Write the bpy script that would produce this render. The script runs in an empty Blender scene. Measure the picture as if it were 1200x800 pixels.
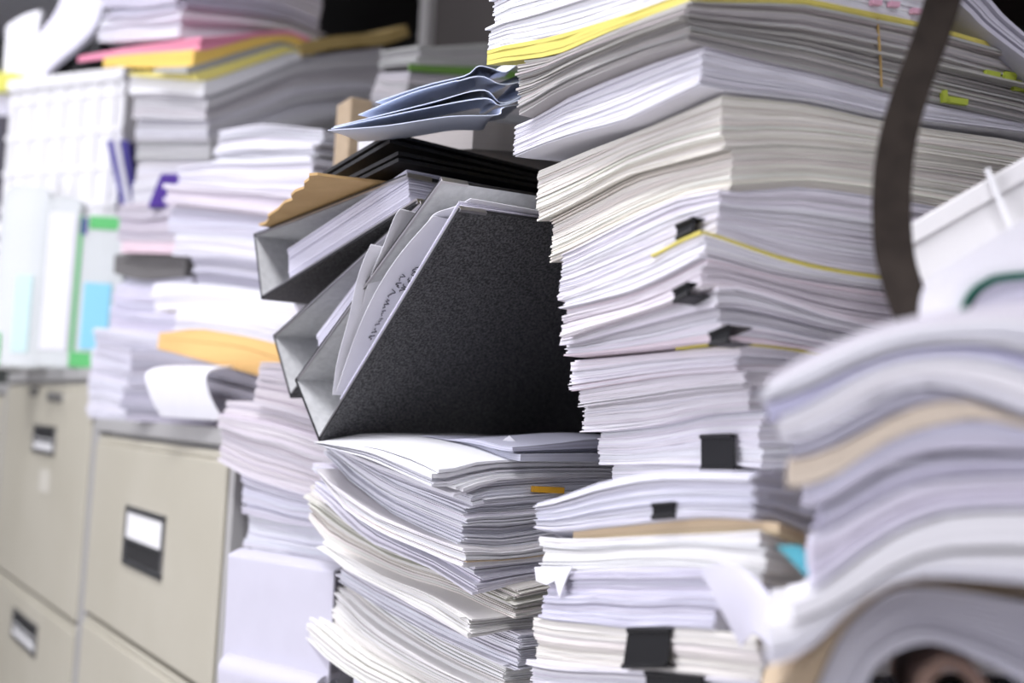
import bpy, math, random
import numpy as np
from mathutils import Vector
VERBOSE = False
random.seed(7); RNG = np.random.default_rng(7)
SC = bpy.context.scene; COL = SC.collection
# ------------------------------------------------------------------ camera
F = 1333.33; YAW = math.radians(29); PIT = math.radians(4.5); ROL = math.radians(3); CZ = 1.05
fwd = np.array([math.sin(YAW)*math.cos(PIT), math.cos(YAW)*math.cos(PIT), math.sin(PIT)])
_r0 = np.array([math.cos(YAW), -math.sin(YAW), 0.]); _u0 = np.cross(_r0, fwd)
CR = _r0*math.cos(ROL)+_u0*math.sin(ROL); CU = np.cross(CR, fwd); C0 = np.array([0, 0, CZ])
def ray(x, y): return fwd+CR*(x-600)/F+CU*(400-y)/F
def at(x, y, d): return C0+ray(x, y)*d
def onplane(x, y, n, k):
    d = ray(x, y); return C0+d*((k-C0@n)/(d@n))
def onY(x, y, Y): return onplane(x, y, np.array([0, 1., 0]), Y)
def px(P):
    d = np.array(P)-C0; z = d@fwd; return 600+F*(d@CR)/z, 400-F*(d@CU)/z, z
cam = bpy.data.cameras.new('camera'); cam.sensor_width = 36; cam.lens = 40.0
cam.clip_start = .02
cam.dof.use_dof = True; cam.dof.focus_distance = .91; cam.dof.aperture_fstop = 3.4
co = bpy.data.objects.new('camera', cam); COL.objects.link(co); SC.camera = co
from mathutils import Matrix
M4 = Matrix(((CR[0], CU[0], -fwd[0], 0), (CR[1], CU[1], -fwd[1], 0), (CR[2], CU[2], -fwd[2], CZ), (0, 0, 0, 1)))
co.matrix_world = M4
# ------------------------------------------------------------------ materials
def newmat(name, col=(.8, .8, .8), rough=.6, metal=0., spec=.5):
    m = bpy.data.materials.new(name); m.use_nodes = True
    b = m.node_tree.nodes['Principled BSDF']
    b.inputs['Base Color'].default_value = (*col, 1); b.inputs['Roughness'].default_value = rough
    b.inputs['Metallic'].default_value = metal; b.inputs['Specular IOR Level'].default_value = spec
    return m
def noisy(name, c1, c2, scale, rough=.6, bump=0., metal=0., detail=4, lo=.35, hi=.65, spec=.5):
    m = newmat(name, c1, rough, metal, spec); nt = m.node_tree; N = nt.nodes; L = nt.links; b = N['Principled BSDF']
    tc = N.new('ShaderNodeTexCoord'); n = N.new('ShaderNodeTexNoise'); n.inputs['Scale'].default_value = scale; n.inputs['Detail'].default_value = detail
    L.new(tc.outputs['Object'], n.inputs['Vector'])
    r = N.new('ShaderNodeValToRGB'); r.color_ramp.elements[0].color = (*c1, 1); r.color_ramp.elements[1].color = (*c2, 1)
    r.color_ramp.elements[0].position = lo; r.color_ramp.elements[1].position = hi
    L.new(n.outputs['Fac'], r.inputs['Fac']); L.new(r.outputs['Color'], b.inputs['Base Color'])
    if bump:
        bp = N.new('ShaderNodeBump'); bp.inputs['Strength'].default_value = bump; bp.inputs['Distance'].default_value = .001
        L.new(n.outputs['Fac'], bp.inputs['Height']); L.new(bp.outputs['Normal'], b.inputs['Normal'])
    return m
def papermat():
    m = newmat('paper', (.8, .8, .8), .75, 0, .25); nt = m.node_tree; N = nt.nodes; L = nt.links; b = N['Principled BSDF']
    t = N.new('ShaderNodeAttribute'); t.attribute_name = 'tint'
    h = N.new('ShaderNodeAttribute'); h.attribute_name = 'h'
    n = N.new('ShaderNodeTexNoise'); n.noise_dimensions = '1D'; n.inputs['Scale'].default_value = 1.0; n.inputs['Detail'].default_value = 2
    mu = N.new('ShaderNodeMath'); mu.operation = 'MULTIPLY'; mu.inputs[1].default_value = 2600
    L.new(h.outputs['Fac'], mu.inputs[0]); L.new(mu.outputs[0], n.inputs['W'])
    mr = N.new('ShaderNodeMapRange'); mr.inputs['From Min'].default_value = .3; mr.inputs['From Max'].default_value = .6
    mr.inputs['To Min'].default_value = .74; mr.inputs['To Max'].default_value = 1.0
    L.new(n.outputs['Fac'], mr.inputs['Value'])
    mx = N.new('ShaderNodeMix'); mx.data_type = 'RGBA'; mx.blend_type = 'MULTIPLY'; mx.inputs[0].default_value = 1
    L.new(t.outputs['Color'], mx.inputs[6]); L.new(mr.outputs['Result'], mx.inputs[7])
    L.new(mx.outputs[2], b.inputs['Base Color'])
    return m
PAPER = papermat()
BLK = newmat('black_plastic', (.010, .010, .011), .45, 0, .3)
STEEL = newmat('chrome', (.6, .6, .6), .25, 1.)
# ------------------------------------------------------------------ object helpers
def tag(o, label=None, cat=None, group=None, kind=None):
    if label: o['label'] = label
    if cat: o['category'] = cat
    if group: o['group'] = group
    if kind: o['kind'] = kind
    return o
def link(name, V, Fc, mat, parent=None, smooth=None, mi=None):
    me = bpy.data.meshes.new(name); me.from_pydata([tuple(map(float, v)) for v in V], [], [tuple(map(int, f)) for f in Fc]); me.update()
    for m in (mat if isinstance(mat, (list, tuple)) else [mat]): me.materials.append(m)
    if mi is not None: me.polygons.foreach_set('material_index', mi)
    if smooth is not None:
        me.shade_smooth(); me.set_sharp_from_angle(angle=math.radians(smooth))
    o = bpy.data.objects.new(name, me); COL.objects.link(o)
    if parent is not None: o.parent = parent
    return o
def empty(name, loc=(0, 0, 0)):
    o = bpy.data.objects.new(name, None); o.empty_display_size = .05; COL.objects.link(o); return o
class MB:
    def __init__(s): s.V = []; s.F = []; s.M = []
    def add(s, V, Fc, m=0):
        n = len(s.V); s.V += [tuple(map(float, v)) for v in V]; s.F += [tuple(int(i)+n for i in f) for f in Fc]; s.M += [m]*len(Fc); return s
    def hexa(s, p, m=0):  # 8 points: bottom 4 ccw, top 4 ccw
        return s.add(p, [(3, 2, 1, 0), (4, 5, 6, 7), (0, 1, 5, 4), (1, 2, 6, 5), (2, 3, 7, 6), (3, 0, 4, 7)], m)
    def box(s, o, ax, ay, az, m=0):
        o = np.array(o, float); ax, ay, az = map(lambda q: np.array(q, float), (ax, ay, az))
        return s.hexa([o, o+ax, o+ax+ay, o+ay, o+az, o+ax+az, o+ax+ay+az, o+ay+az], m)
    def tube(s, pts, r, n=8, m=0, closed=False):
        pts = [np.array(p, float) for p in pts]; k = len(pts); V = []; Fc = []
        for i, p in enumerate(pts):
            a = pts[(i-1) % k] if (closed or i > 0) else p; b = pts[(i+1) % k] if (closed or i < k-1) else p
            t = b-a; t /= np.linalg.norm(t)+1e-12
            h = np.array([0, 0, 1.]) if abs(t[2]) < .9 else np.array([1., 0, 0])
            x = np.cross(h, t); x /= np.linalg.norm(x); y = np.cross(t, x)
            for j in range(n): V.append(p+r*(x*math.cos(2*math.pi*j/n)+y*math.sin(2*math.pi*j/n)))
        for i in range(k if closed else k-1):
            for j in range(n): Fc.append((i*n+j, i*n+(j+1) % n, ((i+1) % k)*n+(j+1) % n, ((i+1) % k)*n+j))
        if not closed: Fc += [tuple(range(n))[::-1], tuple((k-1)*n+j for j in range(n))]
        return s.add(V, Fc, m)
    def prism(s, poly, d, m=0):  # poly: 3d points, extruded by d
        k = len(poly); d = np.array(d, float); P = [np.array(p, float) for p in poly]
        V = P+[p+d for p in P]; Fc = [tuple(range(k))[::-1], tuple(range(k, 2*k))]+[(i, (i+1) % k, k+(i+1) % k, k+i) for i in range(k)]
        return s.add(V, Fc, m)
    def build(s, name, mat, parent=None, smooth=None, bevel=0):
        o = link(name, s.V, s.F, mat, parent, smooth, s.M)
        import bmesh
        bm = bmesh.new(); bm.from_mesh(o.data); bmesh.ops.recalc_face_normals(bm, faces=bm.faces); bm.to_mesh(o.data); bm.free()
        if bevel:
            b = o.modifiers.new('bevel', 'BEVEL'); b.width = bevel; b.segments = 2; b.limit_method = 'ANGLE'
        return o
# tints of paper stock
WHITE = (.84, .84, .86); COOL = (.78, .78, .85); LAV = (.70, .69, .78); CREAM = (.80, .765, .68); IVORY = (.82, .80, .74)
PINK = (.80, .70, .74); GREY = (.62, .61, .62); TAN = (.55, .43, .29); MAN = (.62, .50, .33); YEL = (.70, .61, .15); DGREY = (.42, .41, .42)
# ------------------------------------------------------------------ stacks of sheets
def smooth1(xs, ys, grid, sig):
    o = np.argsort(xs); xs = np.array(xs)[o]; ys = np.array(ys)[o]
    d = grid[1]-grid[0]; k = max(1, int(3*sig/d)); w = np.exp(-.5*(np.arange(-k, k+1)*d/sig)**2); w /= w.sum()
    g = np.concatenate([grid[0]-d*np.arange(k, 0, -1), grid, grid[-1]+d*np.arange(1, k+1)])
    return np.convolve(np.interp(g, xs, ys), w, 'valid')
class Fld:
    def __init__(s, U, V, Z): s.U, s.V, s.Z = U, V, Z
    def __call__(s, u, v):
        fu = np.clip((u-s.U[0])/(s.U[1]-s.U[0]), 0, len(s.U)-1.001); fv = np.clip((v-s.V[0])/(s.V[1]-s.V[0]), 0, len(s.V)-1.001)
        i = fu.astype(int); j = fv.astype(int); a = fu-i; b = fv-j; Z = s.Z
        return Z[i, j]*(1-a)*(1-b)+Z[i+1, j]*a*(1-b)+Z[i, j+1]*(1-a)*b+Z[i+1, j+1]*a*b
class Pile:
    """A pile of bundles; boundary surfaces are measured on its two visible faces. eu runs along the aisle, ev into the shelf."""
    def __init__(s, ref, Y0, psi=0., usz=.33, vsz=.36, sig=.008):
        p = math.radians(psi); s.eu = np.array([-math.sin(p), math.cos(p), 0]); s.ev = np.array([math.cos(p), math.sin(p), 0])
        s.P0 = onY(*ref, Y0); s.P0[2] = 0; s.ku = s.P0@s.eu; s.sig = sig
        s.U = np.linspace(-.06, usz+.04, 70); s.V = np.linspace(-.12, vsz, 80); s.b = []
    def uz(s, pt, vc):
        P = onplane(*pt, s.ev, s.P0@s.ev+vc); return (P-s.P0)@s.eu, P[2]
    def vz(s, pt):
        P = onplane(*pt, s.eu, s.ku); return (P-s.P0)@s.ev, P[2]
    def bound(s, L, c, R):
        vc, zc = s.vz(c); ul = [s.uz(q, vc) for q in L]+[(0, zc)]; vr = [(vc, zc)]+[s.vz(q) for q in R]
        fl = smooth1([q[0] for q in ul], [q[1] for q in ul], s.U, s.sig)
        fr = smooth1([q[0] for q in vr], [q[1] for q in vr], s.V, s.sig)
        s.b.append(dict(vc=vc, w=max(q[0] for q in ul), Z=fl[:, None]+fr[None, :]-zc)); return s
    def flat(s, z):
        q = s.b[-1]; s.b.append(dict(vc=q['vc'], w=q['w'], Z=np.full((len(s.U), len(s.V)), float(z)))); return s
    def world(s, u, v, z): return s.P0+s.eu*u+s.ev*v+np.array([0, 0, z])
    def solve(s, under=None, mth=.0015):
        if under is not None:
            uu, vv = np.meshgrid(s.U, s.V, indexing='ij'); X = s.P0[0]+s.eu[0]*uu+s.ev[0]*vv; Y = s.P0[1]+s.eu[1]*uu+s.ev[1]*vv
            s.b[-1]['Z'] = under.topz(X, Y)+.0004
        for j in range(len(s.b)-2, -1, -1): s.b[j]['Z'] = np.maximum(s.b[j]['Z'], s.b[j+1]['Z']+mth)
        for q in s.b: q['f'] = Fld(s.U, s.V, q['Z'])
        return s
    def topz(s, X, Y):
        u = (X-s.P0[0])*s.eu[0]+(Y-s.P0[1])*s.eu[1]; v = (X-s.P0[0])*s.ev[0]+(Y-s.P0[1])*s.ev[1]; return s.b[0]['f'](u, v)
    def bundle(s, i, label, tint=WHITE, var=.03, lay=.0011, messy=1., w=None, lx=None, vl=.30, du=0., dv=None, t0=0., t1=1., mix=None, name='paper_bundle', cat='paper bundle', group=None, nu=10, nv=12, rot=0., gap=.15, wave=.5, kind=None, parent=None):
        top, bot = s.b[i], s.b[i+1]
        dv = .5*(top['vc']+bot['vc']) if dv is None else dv
        if lx is not None: w = s.uz(lx, dv)[0]-du
        w = w if w is not None else .5*(top['w']+bot['w'])
        if VERBOSE: print('BUNDLE', label, 'w %.3f dv %.3f' % (w, dv), 'corner', s.world(du, dv, float(top['f'](np.array([du]), np.array([dv]))[0])).round(3))
        uc = np.array([[du+w/2]]); vc = np.array([[dv+.02]])
        th = max(.0012, float(np.mean(top['Z']-bot['Z'])*.2+.8*(top['f'](uc, vc)-bot['f'](uc, vc))[0, 0]))*(t1-t0)
        n = max(1, int(round(th/lay)))
        p, q = np.meshgrid(np.linspace(0, 1, nu), np.linspace(0, 1, nv)**1.3, indexing='ij')
        rg = np.random.default_rng(sum(map(ord, label))*7+i)
        W = []
        for k in range(n):
            a = rg.uniform(0, 6.28, 4); f = rg.uniform(1.5, 7, 4)
            W.append(rg.uniform(.55, 1.5)*np.exp(wave*.5*(np.sin(f[0]*p+a[0])+np.sin(f[1]*q+a[1])+.6*np.sin(f[2]*p*2+f[3]*q+a[2]))))
        W = np.array(W); cum = np.concatenate([np.zeros((1, nu, nv)), np.cumsum(W, 0)]); cum = t0+(t1-t0)*cum/cum[-1]
        V = []; H = []; T = []; drift = np.zeros(3)
        rim = np.zeros((nu, nv), bool); rim[0] = rim[-1] = True; rim[:, 0] = rim[:, -1] = True
        base = np.array(tint)
        for k in range(n):   # bottom to top
            if rg.random() < .09: drift = rg.normal(0, 1, 3)*np.array([.0022, .0022, .006])*messy
            j = drift+rg.normal(0, 1, 3)*np.array([.0007, .0007, .0014])*messy
            if rg.random() < .03: j = j+rg.normal(0, 1, 3)*np.array([.003, .003, .015])*messy
            an = j[2]+rot; uu = (p-.5)*w; vv = (q-.5)*vl
            u = du+w/2+uu*math.cos(an)-vv*math.sin(an)+j[0]+rim*rg.normal(0, .00022, (nu, nv)); v = dv+vl/2+uu*math.sin(an)+vv*math.cos(an)+j[1]+rim*rg.normal(0, .00022, (nu, nv))
            zb, zt = bot['f'](u, v), top['f'](u, v); zt = np.maximum(zt, zb+.0008)
            g = gap*(.5+.5*np.sin(rg.uniform(1, 5)*p+rg.uniform(0, 6)+rg.uniform(1, 5)*q))*rg.uniform(.3, 1.6)
            g = np.clip(g, .03, .7)
            ta, tb = cum[k], cum[k+1]; tb = tb-(tb-ta)*g
            if n == 1: tb = cum[1]
            for t, hh in ((tb, .85), (ta, 0.)):
                z = zb+(zt-zb)*t
                V.append(np.stack([s.P0[0]+s.eu[0]*u+s.ev[0]*v, s.P0[1]+s.eu[1]*u+s.ev[1]*v, z], -1).reshape(-1, 3))
                H.append(np.full(nu*nv, k*lay*1.37+hh*lay))
            c = base*(1+rg.normal(0, var))*(1+rg.normal(0, var*.35, 3))
            if mix and rg.random() < mix[1]: c = np.array(mix[0])
            T.append(np.clip(c, 0.02, .9))
        g = np.arange(nu*nv).reshape(nu, nv)
        qt = np.stack([g[:-1, :-1], g[1:, :-1], g[1:, 1:], g[:-1, 1:]], -1).reshape(-1, 4)
        ring = np.concatenate([g[:, 0], g[-1, 1:], g[-2::-1, -1], g[0, -2:0:-1]])
        N2 = nu*nv; r2 = np.roll(ring, -1)
        side = np.stack([ring, r2, r2+N2, ring+N2], -1)
        one = np.concatenate([qt[:, ::-1], qt+N2, side])
        Fc = np.concatenate([one+k*2*N2 for k in range(n)])
        V = np.concatenate(V); me = bpy.data.meshes.new(name); me.vertices.add(len(V)); me.vertices.foreach_set('co', V.ravel())
        me.loops.add(Fc.size); me.loops.foreach_set('vertex_index', Fc.ravel().astype(np.int32)); me.polygons.add(len(Fc))
        me.polygons.foreach_set('loop_start', np.arange(0, Fc.size, 4, dtype=np.int32)); me.update(calc_edges=True)
        me.shade_smooth(); me.set_sharp_from_angle(angle=math.radians(50))
        a = me.attributes.new('h', 'FLOAT', 'POINT'); a.data.foreach_set('value', np.concatenate(H))
        a = me.attributes.new('tint', 'FLOAT_COLOR', 'POINT'); cc = np.repeat(np.concatenate([np.array(T), np.ones((n, 1))], 1), 2*N2, 0); a.data.foreach_set('color', cc.ravel())
        me.materials.append(PAPER); me.validate()
        o = bpy.data.objects.new(name, me); COL.objects.link(o); tag(o, label, cat, group, kind)
        if parent is not None: o.parent = parent
        s.b[i]['obj'] = o; s.b[i]['rect'] = (du, du+w, dv, dv+vl)
        return o
    # hardware on a bundle
    def clip(s, i, pa, pb, face='L', handle=True):
        """binder clip: pa, pb = upper and lower picture points of the clip's ends on a face (pa: (x0,y0,x1,y1) top edge, pb bottom edge)"""
        parent = s.b[i]['obj']; vc = s.b[i]['rect'][2]
        if face == 'L':
            f = lambda x, y: onplane(x, y, s.ev, s.P0@s.ev+vc-.002); out = -s.ev
        else:
            f = lambda x, y: onplane(x, y, s.eu, s.ku-.002); out = -s.eu
        t0, t1, b0, b1 = f(*pa[:2]), f(*pa[2:]), f(*pb[:2]), f(*pb[2:])
        m = MB(); k = .6; inn = -out
        tc = .18
        e = out*.004
        # back plate
        m.hexa([b0+e, b1+e, b1+e+inn*.0012, b0+e+inn*.0012, t0+e, t1+e, t1+e+inn*.0012, t0+e+inn*.0012])
        # jaws above and below the bundle
        up = np.array([0, 0, 1.])
        m.hexa([t0+e, t1+e, t1+inn*.014, t0+inn*.014, t0+e+up*.001, t1+e+up*.001, t1+inn*.014+up*.001, t0+inn*.014+up*.001])
        m.hexa([b0+e-up*.001, b1+e-up*.001, b1+inn*.014-up*.001, b0+inn*.014-up*.001, b0+e, b1+e, b1+inn*.014, b0+inn*.014])
        m.tube([t0+e, t1+e], .0016, 8); m.tube([b0+e, b1+e], .0016, 8)
        o = m.build('binder_clip', BLK, parent, 40); o['label'] = 'black binder clip'
        if handle:
            for A, B, sg in ((t0, t1, 1), (b0, b1, -1)):
                c = (A+B)/2; d = (B-A)*.5
                pts = [c-d*.55+inn*.014, c-d*.7+inn*.03+up*sg*.001, c-d*.35+inn*.042+up*sg*.001, c+d*.35+inn*.042+up*sg*.001, c+d*.7+inn*.03+up*sg*.001, c+d*.55+inn*.014]
                h = MB().tube([p+up*sg*.0016 for p in pts], .0008, 6).build('clip_handle', STEEL, o, 60)
        return o
# ------------------------------------------------------------------ the lower centre pile (under the tower)
GL = 'bundles in the lower centre pile'
Lp = Pile((890, 680), .47, 0, usz=.34, vsz=.40)
(Lp.bound([(640, 590), (651, 584), (680, 574), (710, 563), (775, 550)], (893, 552), [(930, 556), (1000, 560)])
   .bound([(634, 619), (665, 622), (700, 617), (760, 611), (830, 603)], (895, 607), [(920, 620), (960, 640)])
   .bound([(637, 627), (665, 629), (700, 629), (720, 628), (800, 624), (850, 623)], (893, 618), [(930, 638), (1000, 650)])
   .bound([(632, 668), (680, 668), (750, 664), (805, 663), (850, 667)], (893, 684), [(930, 690), (1000, 700)])
   .bound([(640, 726), (700, 731), (745, 737), (790, 734), (840, 737)], (893, 744), [(930, 750), (1000, 760)])
   .bound([(625, 773), (680, 779), (720, 781), (790, 788), (855, 793)], (895, 797), [(930, 800), (1000, 806)])
   .bound([(620, 850), (700, 858), (790, 866)], (895, 876), [(1000, 880)])
   .flat(.722))
Lp.solve()
Lp.bundle(0, 'white bundle with wide loose top sheet and small black clip, directly beneath the tower', COOL, lay=.0009, messy=1.6, lx=(635, 605), vl=.33, group=GL)
Lp.bundle(1, 'tan manila folder lying flat between two white bundles under the tall tower', MAN, lay=.004, messy=.4, w=.20, vl=.33, name='manila_folder', cat='folder', gap=.05, du=-.012)
Lp.bundle(2, 'bright white bundle with a torn scrap hanging off its far edge, under the manila folder', (.86, .86, .85), lay=.0010, lx=(634, 645), vl=.33, group=GL, messy=.9)
Lp.bundle(3, 'thick lavender grey bundle of even sheets above the cream bundle with the widest black clip', LAV, lay=.0008, lx=(638, 700), vl=.30, du=.035, group=GL, messy=.8)
Lp.bundle(4, 'cream paper bundle gripped by the widest black clip in the lower centre pile', (.84, .81, .76), lay=.0010, lx=(630, 750), vl=.33, group=GL, messy=1.0)
Lp.bundle(5, 'white bundle with black clip under the cream clipped bundle, lowest of its pile', (.80, .79, .83), lay=.0009, lx=(622, 785), vl=.33, group=GL)
Lp.bundle(6, 'plain white reams at the foot of the lower centre pile, standing on the table', COOL, lay=.006, w=.27, vl=.33, group=GL)
Lp.clip(0, (771, 592, 797, 590), (771, 606, 797, 604), handle=False)
Lp.clip(4, (742, 738, 792, 738), (736, 780, 788, 779), handle=False)
Lp.clip(5, (763, 788, 830, 794), (763, 850, 830, 860), handle=False)

# ------------------------------------------------------------------ the tall tower
GT = 'bundles in the tall centre tower'
T = Pile((850, 200), .54, 0, usz=.36, vsz=.42)
(T.bound([(590, -30), (680, -60)], (800, -95), [(950, -85), (1100, -55), (1200, -30)])
  .bound([(572, 55), (600, 51), (640, 43), (685, 30), (740, 12)], (800, -10), [(937, -4), (1025, 15), (1080, 26), (1150, 47), (1200, 60)])
  .bound([(571, 76), (600, 72), (650, 66), (707, 41), (760, 20)], (808, 3), [(937, 5), (1025, 24), (1080, 35), (1125, 48), (1200, 68)])
  .bound([(612, 133), (650, 108), (700, 86), (760, 62)], (806, 48), [(850, 60), (900, 73), (950, 83), (1055, 111), (1150, 132), (1200, 143)])
  .bound([(604, 191), (650, 172), (690, 160), (750, 145)], (837, 103), [(900, 111), (950, 115), (1000, 127), (1040, 136), (1090, 142), (1200, 155)])
  .bound([(632, 197), (680, 176), (750, 149)], (840, 109), [(900, 115), (950, 120), (1000, 132), (1040, 141), (1090, 149), (1200, 163)])
  .bound([(633, 263), (675, 242), (740, 207)], (852, 178), [(900, 172), (1000, 178), (1100, 190), (1200, 205)])
  .bound([(650, 309), (682, 295), (750, 260), (810, 233)], (858, 226), [(900, 222), (937, 218), (1025, 230), (1072, 238), (1200, 262)])
  .bound([(655, 345), (700, 325), (760, 300), (795, 281)], (820, 268), [(860, 281), (900, 296), (962, 312), (1030, 322), (1100, 330)])
  .bound([(655, 347), (700, 327), (760, 302), (795, 283)], (820, 272), [(860, 286), (900, 301), (962, 317), (1030, 327), (1100, 336)])
  .bound([(656, 361), (690, 353), (740, 340), (790, 317)], (819, 299), [(860, 309), (900, 321), (975, 333), (1035, 341), (1100, 350)])
  .bound([(658, 400), (700, 385), (740, 373), (790, 357)], (825, 340), [(850, 331), (900, 345), (962, 367), (1010, 378), (1100, 392)])
  .bound([(657, 421), (700, 417), (775, 410), (830, 402)], (860, 401), [(900, 404), (945, 410), (1000, 420)])
  .bound([(657, 423), (700, 419), (775, 412), (830, 405)], (860, 405), [(900, 408), (945, 415), (1000, 425)])
  .bound([(672, 460), (700, 455), (750, 447), (800, 440)], (868, 436), [(885, 432), (940, 434)])
  .bound([(686, 507), (720, 505), (775, 498), (820, 486)], (882, 481), [(905, 480), (940, 482)])
  .bound([(703, 545), (740, 545), (787, 544), (850, 546)], (905, 549), [(930, 548)])
  .bound([(717, 560), (760, 560)], (905, 560), [(930, 560)]))
T.solve(under=Lp)
T.bundle(0, 'white bundle crowning the tall tower, directly on the yellow folder', WHITE, lay=.0016, lx=(573, 50), vl=.225, group=GT, messy=1.2, dv=T.b[2]['vc'])
T.bundle(1, 'bright yellow folder near the top of the tall tower, its corner hanging out', YEL, lay=.003, lx=(571, 70), vl=.32, name='yellow_folder', cat='folder', messy=.3, gap=.04, dv=T.b[2]['vc'], var=.01)
T.bundle(2, 'grey ivory bundle of old sheets right below the bright yellow folder, carrying page flags', (.47, .45, .43), lay=.0009, lx=(609, 110), vl=.34, group=GT, messy=1.4, var=.06)  # tint darkened to stand in for shade high on the tower
T.bundle(3, 'white bundle with lavender fluttering side sheets, above the thick cream bundle', (.82, .81, .86), lay=.0010, lx=(603, 170), vl=.34, group=GT, messy=1.2, gap=.3)
T.bundle(5, 'upper half of the thick cream bundle with ragged yellowed edges in the tall tower', (.80, .77, .70), lay=.0009, lx=(631, 230), vl=.34, group=GT, messy=.9, var=.05)
T.bundle(6, 'lower half of the thick cream bundle, set slightly back, resting on white clipped bundles', (.82, .79, .72), lay=.0009, lx=(646, 285), vl=.34, group=GT, messy=.9, var=.05)
T.bundle(7, 'lavender white bundle with the topmost black clip, beneath the cream bundles', (.78, .76, .81), lay=.00085, lx=(655, 325), vl=.33, group=GT, messy=.8)
T.bundle(8, 'thin yellow divider below the topmost small black clip of the tall tower', YEL, lay=.003, w=.05, vl=.33, du=-.001, name='yellow_divider', cat='divider', messy=.1, gap=.03, var=.01)
T.bundle(9, 'thin white bundle right under the upper yellow divider in the tall tower', (.82, .81, .84), lay=.0008, lx=(655, 354), vl=.33, group=GT, messy=.8)
T.bundle(10, 'pinkish white bundle with the second small black clip in the tall tower', (.80, .75, .79), lay=.00085, lx=(658, 380), vl=.33, group=GT, messy=.9, mix=(PINK, .15))
T.bundle(11, 'white bundle with pink top sheet and the third small black clip in the tower', (.82, .80, .84), lay=.00085, lx=(660, 410), vl=.33, group=GT, messy=1.1, mix=(PINK, .1))
T.bundle(12, 'thin yellow divider below the third small black clip, lower one in the tower', YEL, lay=.003, w=.06, vl=.30, du=-.001, name='yellow_divider', cat='divider', messy=.1, gap=.03, var=.01)
T.bundle(13, 'white bundle under the lower yellow divider, ending on a pink line', (.82, .79, .84), lay=.00085, lx=(669, 440), vl=.30, group=GT, messy=1.3, mix=(PINK, .12))
T.bundle(14, 'grey white bundle between the pink line and the big handled black clip', (.79, .77, .80), lay=.00085, lx=(680, 485), vl=.30, group=GT, messy=1.1)
T.bundle(15, 'white bundle with a big wire handled clip near the tower foot', (.80, .79, .83), lay=.0009, lx=(703, 525), vl=.28, group=GT, messy=.6)
T.bundle(16, 'narrow white bundle lowest in the tall tower, partly under the wide loose sheet', (.78, .77, .80), lay=.0009, lx=(717, 553), vl=.28, group=GT, messy=.5)
T.clip(7, (799, 266, 819, 257), (799, 280, 819, 270), handle=False)
T.clip(10, (796, 342, 813, 333), (796, 354, 813, 345), handle=False)
T.clip(11, (838, 392, 860, 383), (838, 404, 860, 400), handle=False)
T.clip(15, (827, 512, 864, 511), (827, 550, 866, 550))

# ------------------------------------------------------------------ the middle pile below the ring binders
GM = 'bundles in the pile under the ring binders'
M = Pile((555, 650), .807, 10, usz=.34, vsz=.40)
(M.bound([(470, 517), (520, 516), (560, 513)], (592, 521), [(640, 517), (690, 512)])
  .bound([(385, 517), (450, 522), (500, 537)], (527, 552), [(560, 541), (600, 539), (690, 540)])
  .bound([(382, 521), (430, 544), (480, 563), (515, 577)], (534, 584), [(570, 567), (637, 562), (690, 560)])
  .bound([(376, 530), (400, 560), (455, 600), (505, 622)], (555, 641), [(580, 645), (600, 645), (637, 637), (690, 630)])
  .bound([(372, 545), (405, 598), (450, 627), (495, 646)], (535, 665), [(600, 660), (637, 657), (690, 650)])
  .bound([(366, 575), (395, 605), (430, 634), (475, 653), (512, 668)], (562, 700), [(590, 690), (637, 680), (690, 675)])
  .bound([(365, 600), (390, 638), (430, 655), (475, 677), (525, 692)], (587, 725), [(637, 715), (690, 708)])
  .bound([(374, 645), (400, 668), (450, 691), (512, 723)], (562, 751), [(600, 741), (637, 739), (690, 735)])
  .bound([(398, 677), (450, 712), (512, 747)], (597, 785), [(637, 778), (690, 772)])
  .bound([(380, 702), (425, 745), (475, 775), (530, 800)], (600, 826), [(690, 815)])
  .bound([(356, 735), (387, 770), (425, 800), (500, 836)], (600, 870), [(690, 860)])
  .flat(.722))
M.solve(mth=.0006)
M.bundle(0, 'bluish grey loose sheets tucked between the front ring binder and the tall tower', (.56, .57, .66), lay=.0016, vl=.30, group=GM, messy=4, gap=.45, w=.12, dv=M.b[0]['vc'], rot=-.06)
M.bundle(1, 'white sheets with bent corners on top of the pile, pressed under the front ring binder', (.83, .83, .86), lay=.0026, vl=.33, group=GM, dv=M.b[2]['vc'], rot=0, messy=4, gap=.4, lx=(392, 519))
M.bundle(2, 'cool white bundle just under the bent top sheets below the ring binders', (.80, .80, .85), lay=.0010, vl=.33, group=GM, dv=M.b[3]['vc'], rot=0.05, messy=1.6, lx=(380, 525))
M.bundle(3, 'white bundle with an orange tab and a folded cream corner, below the ring binders', (.84, .83, .83), lay=.0009, vl=.33, group=GM, dv=M.b[4]['vc'], rot=-0.03, messy=1.5, lx=(373, 540), mix=(TAN, .06))
M.bundle(4, 'lavender white bundle under the folded cream corner, curving down at its near end', (.78, .77, .84), lay=.0013, vl=.33, group=GM, dv=M.b[5]['vc'], rot=0.02, messy=1.6, lx=(368, 565), gap=.35)
M.bundle(5, 'cream white bundle with a brownish stripe, fourth of the sagging pile', IVORY, lay=.0009, vl=.33, group=GM, dv=M.b[6]['vc'], rot=-0.05, messy=1.6, lx=(366, 590), mix=(TAN, .05), var=.05)
M.bundle(6, 'ivory bundle bulging towards the aisle above the notch of the sagging pile', (.84, .83, .80), lay=.0009, vl=.33, group=GM, dv=M.b[7]['vc'], rot=0.04, messy=1.4, lx=(372, 625), mix=((.5, .55, .62), .05))
M.bundle(7, 'white bundle set back at the notch of the sagging pile under the binders', (.80, .80, .85), lay=.0009, vl=.33, group=GM, dv=M.b[8]['vc'], rot=-0.03, messy=1.4, lx=(400, 672))
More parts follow.
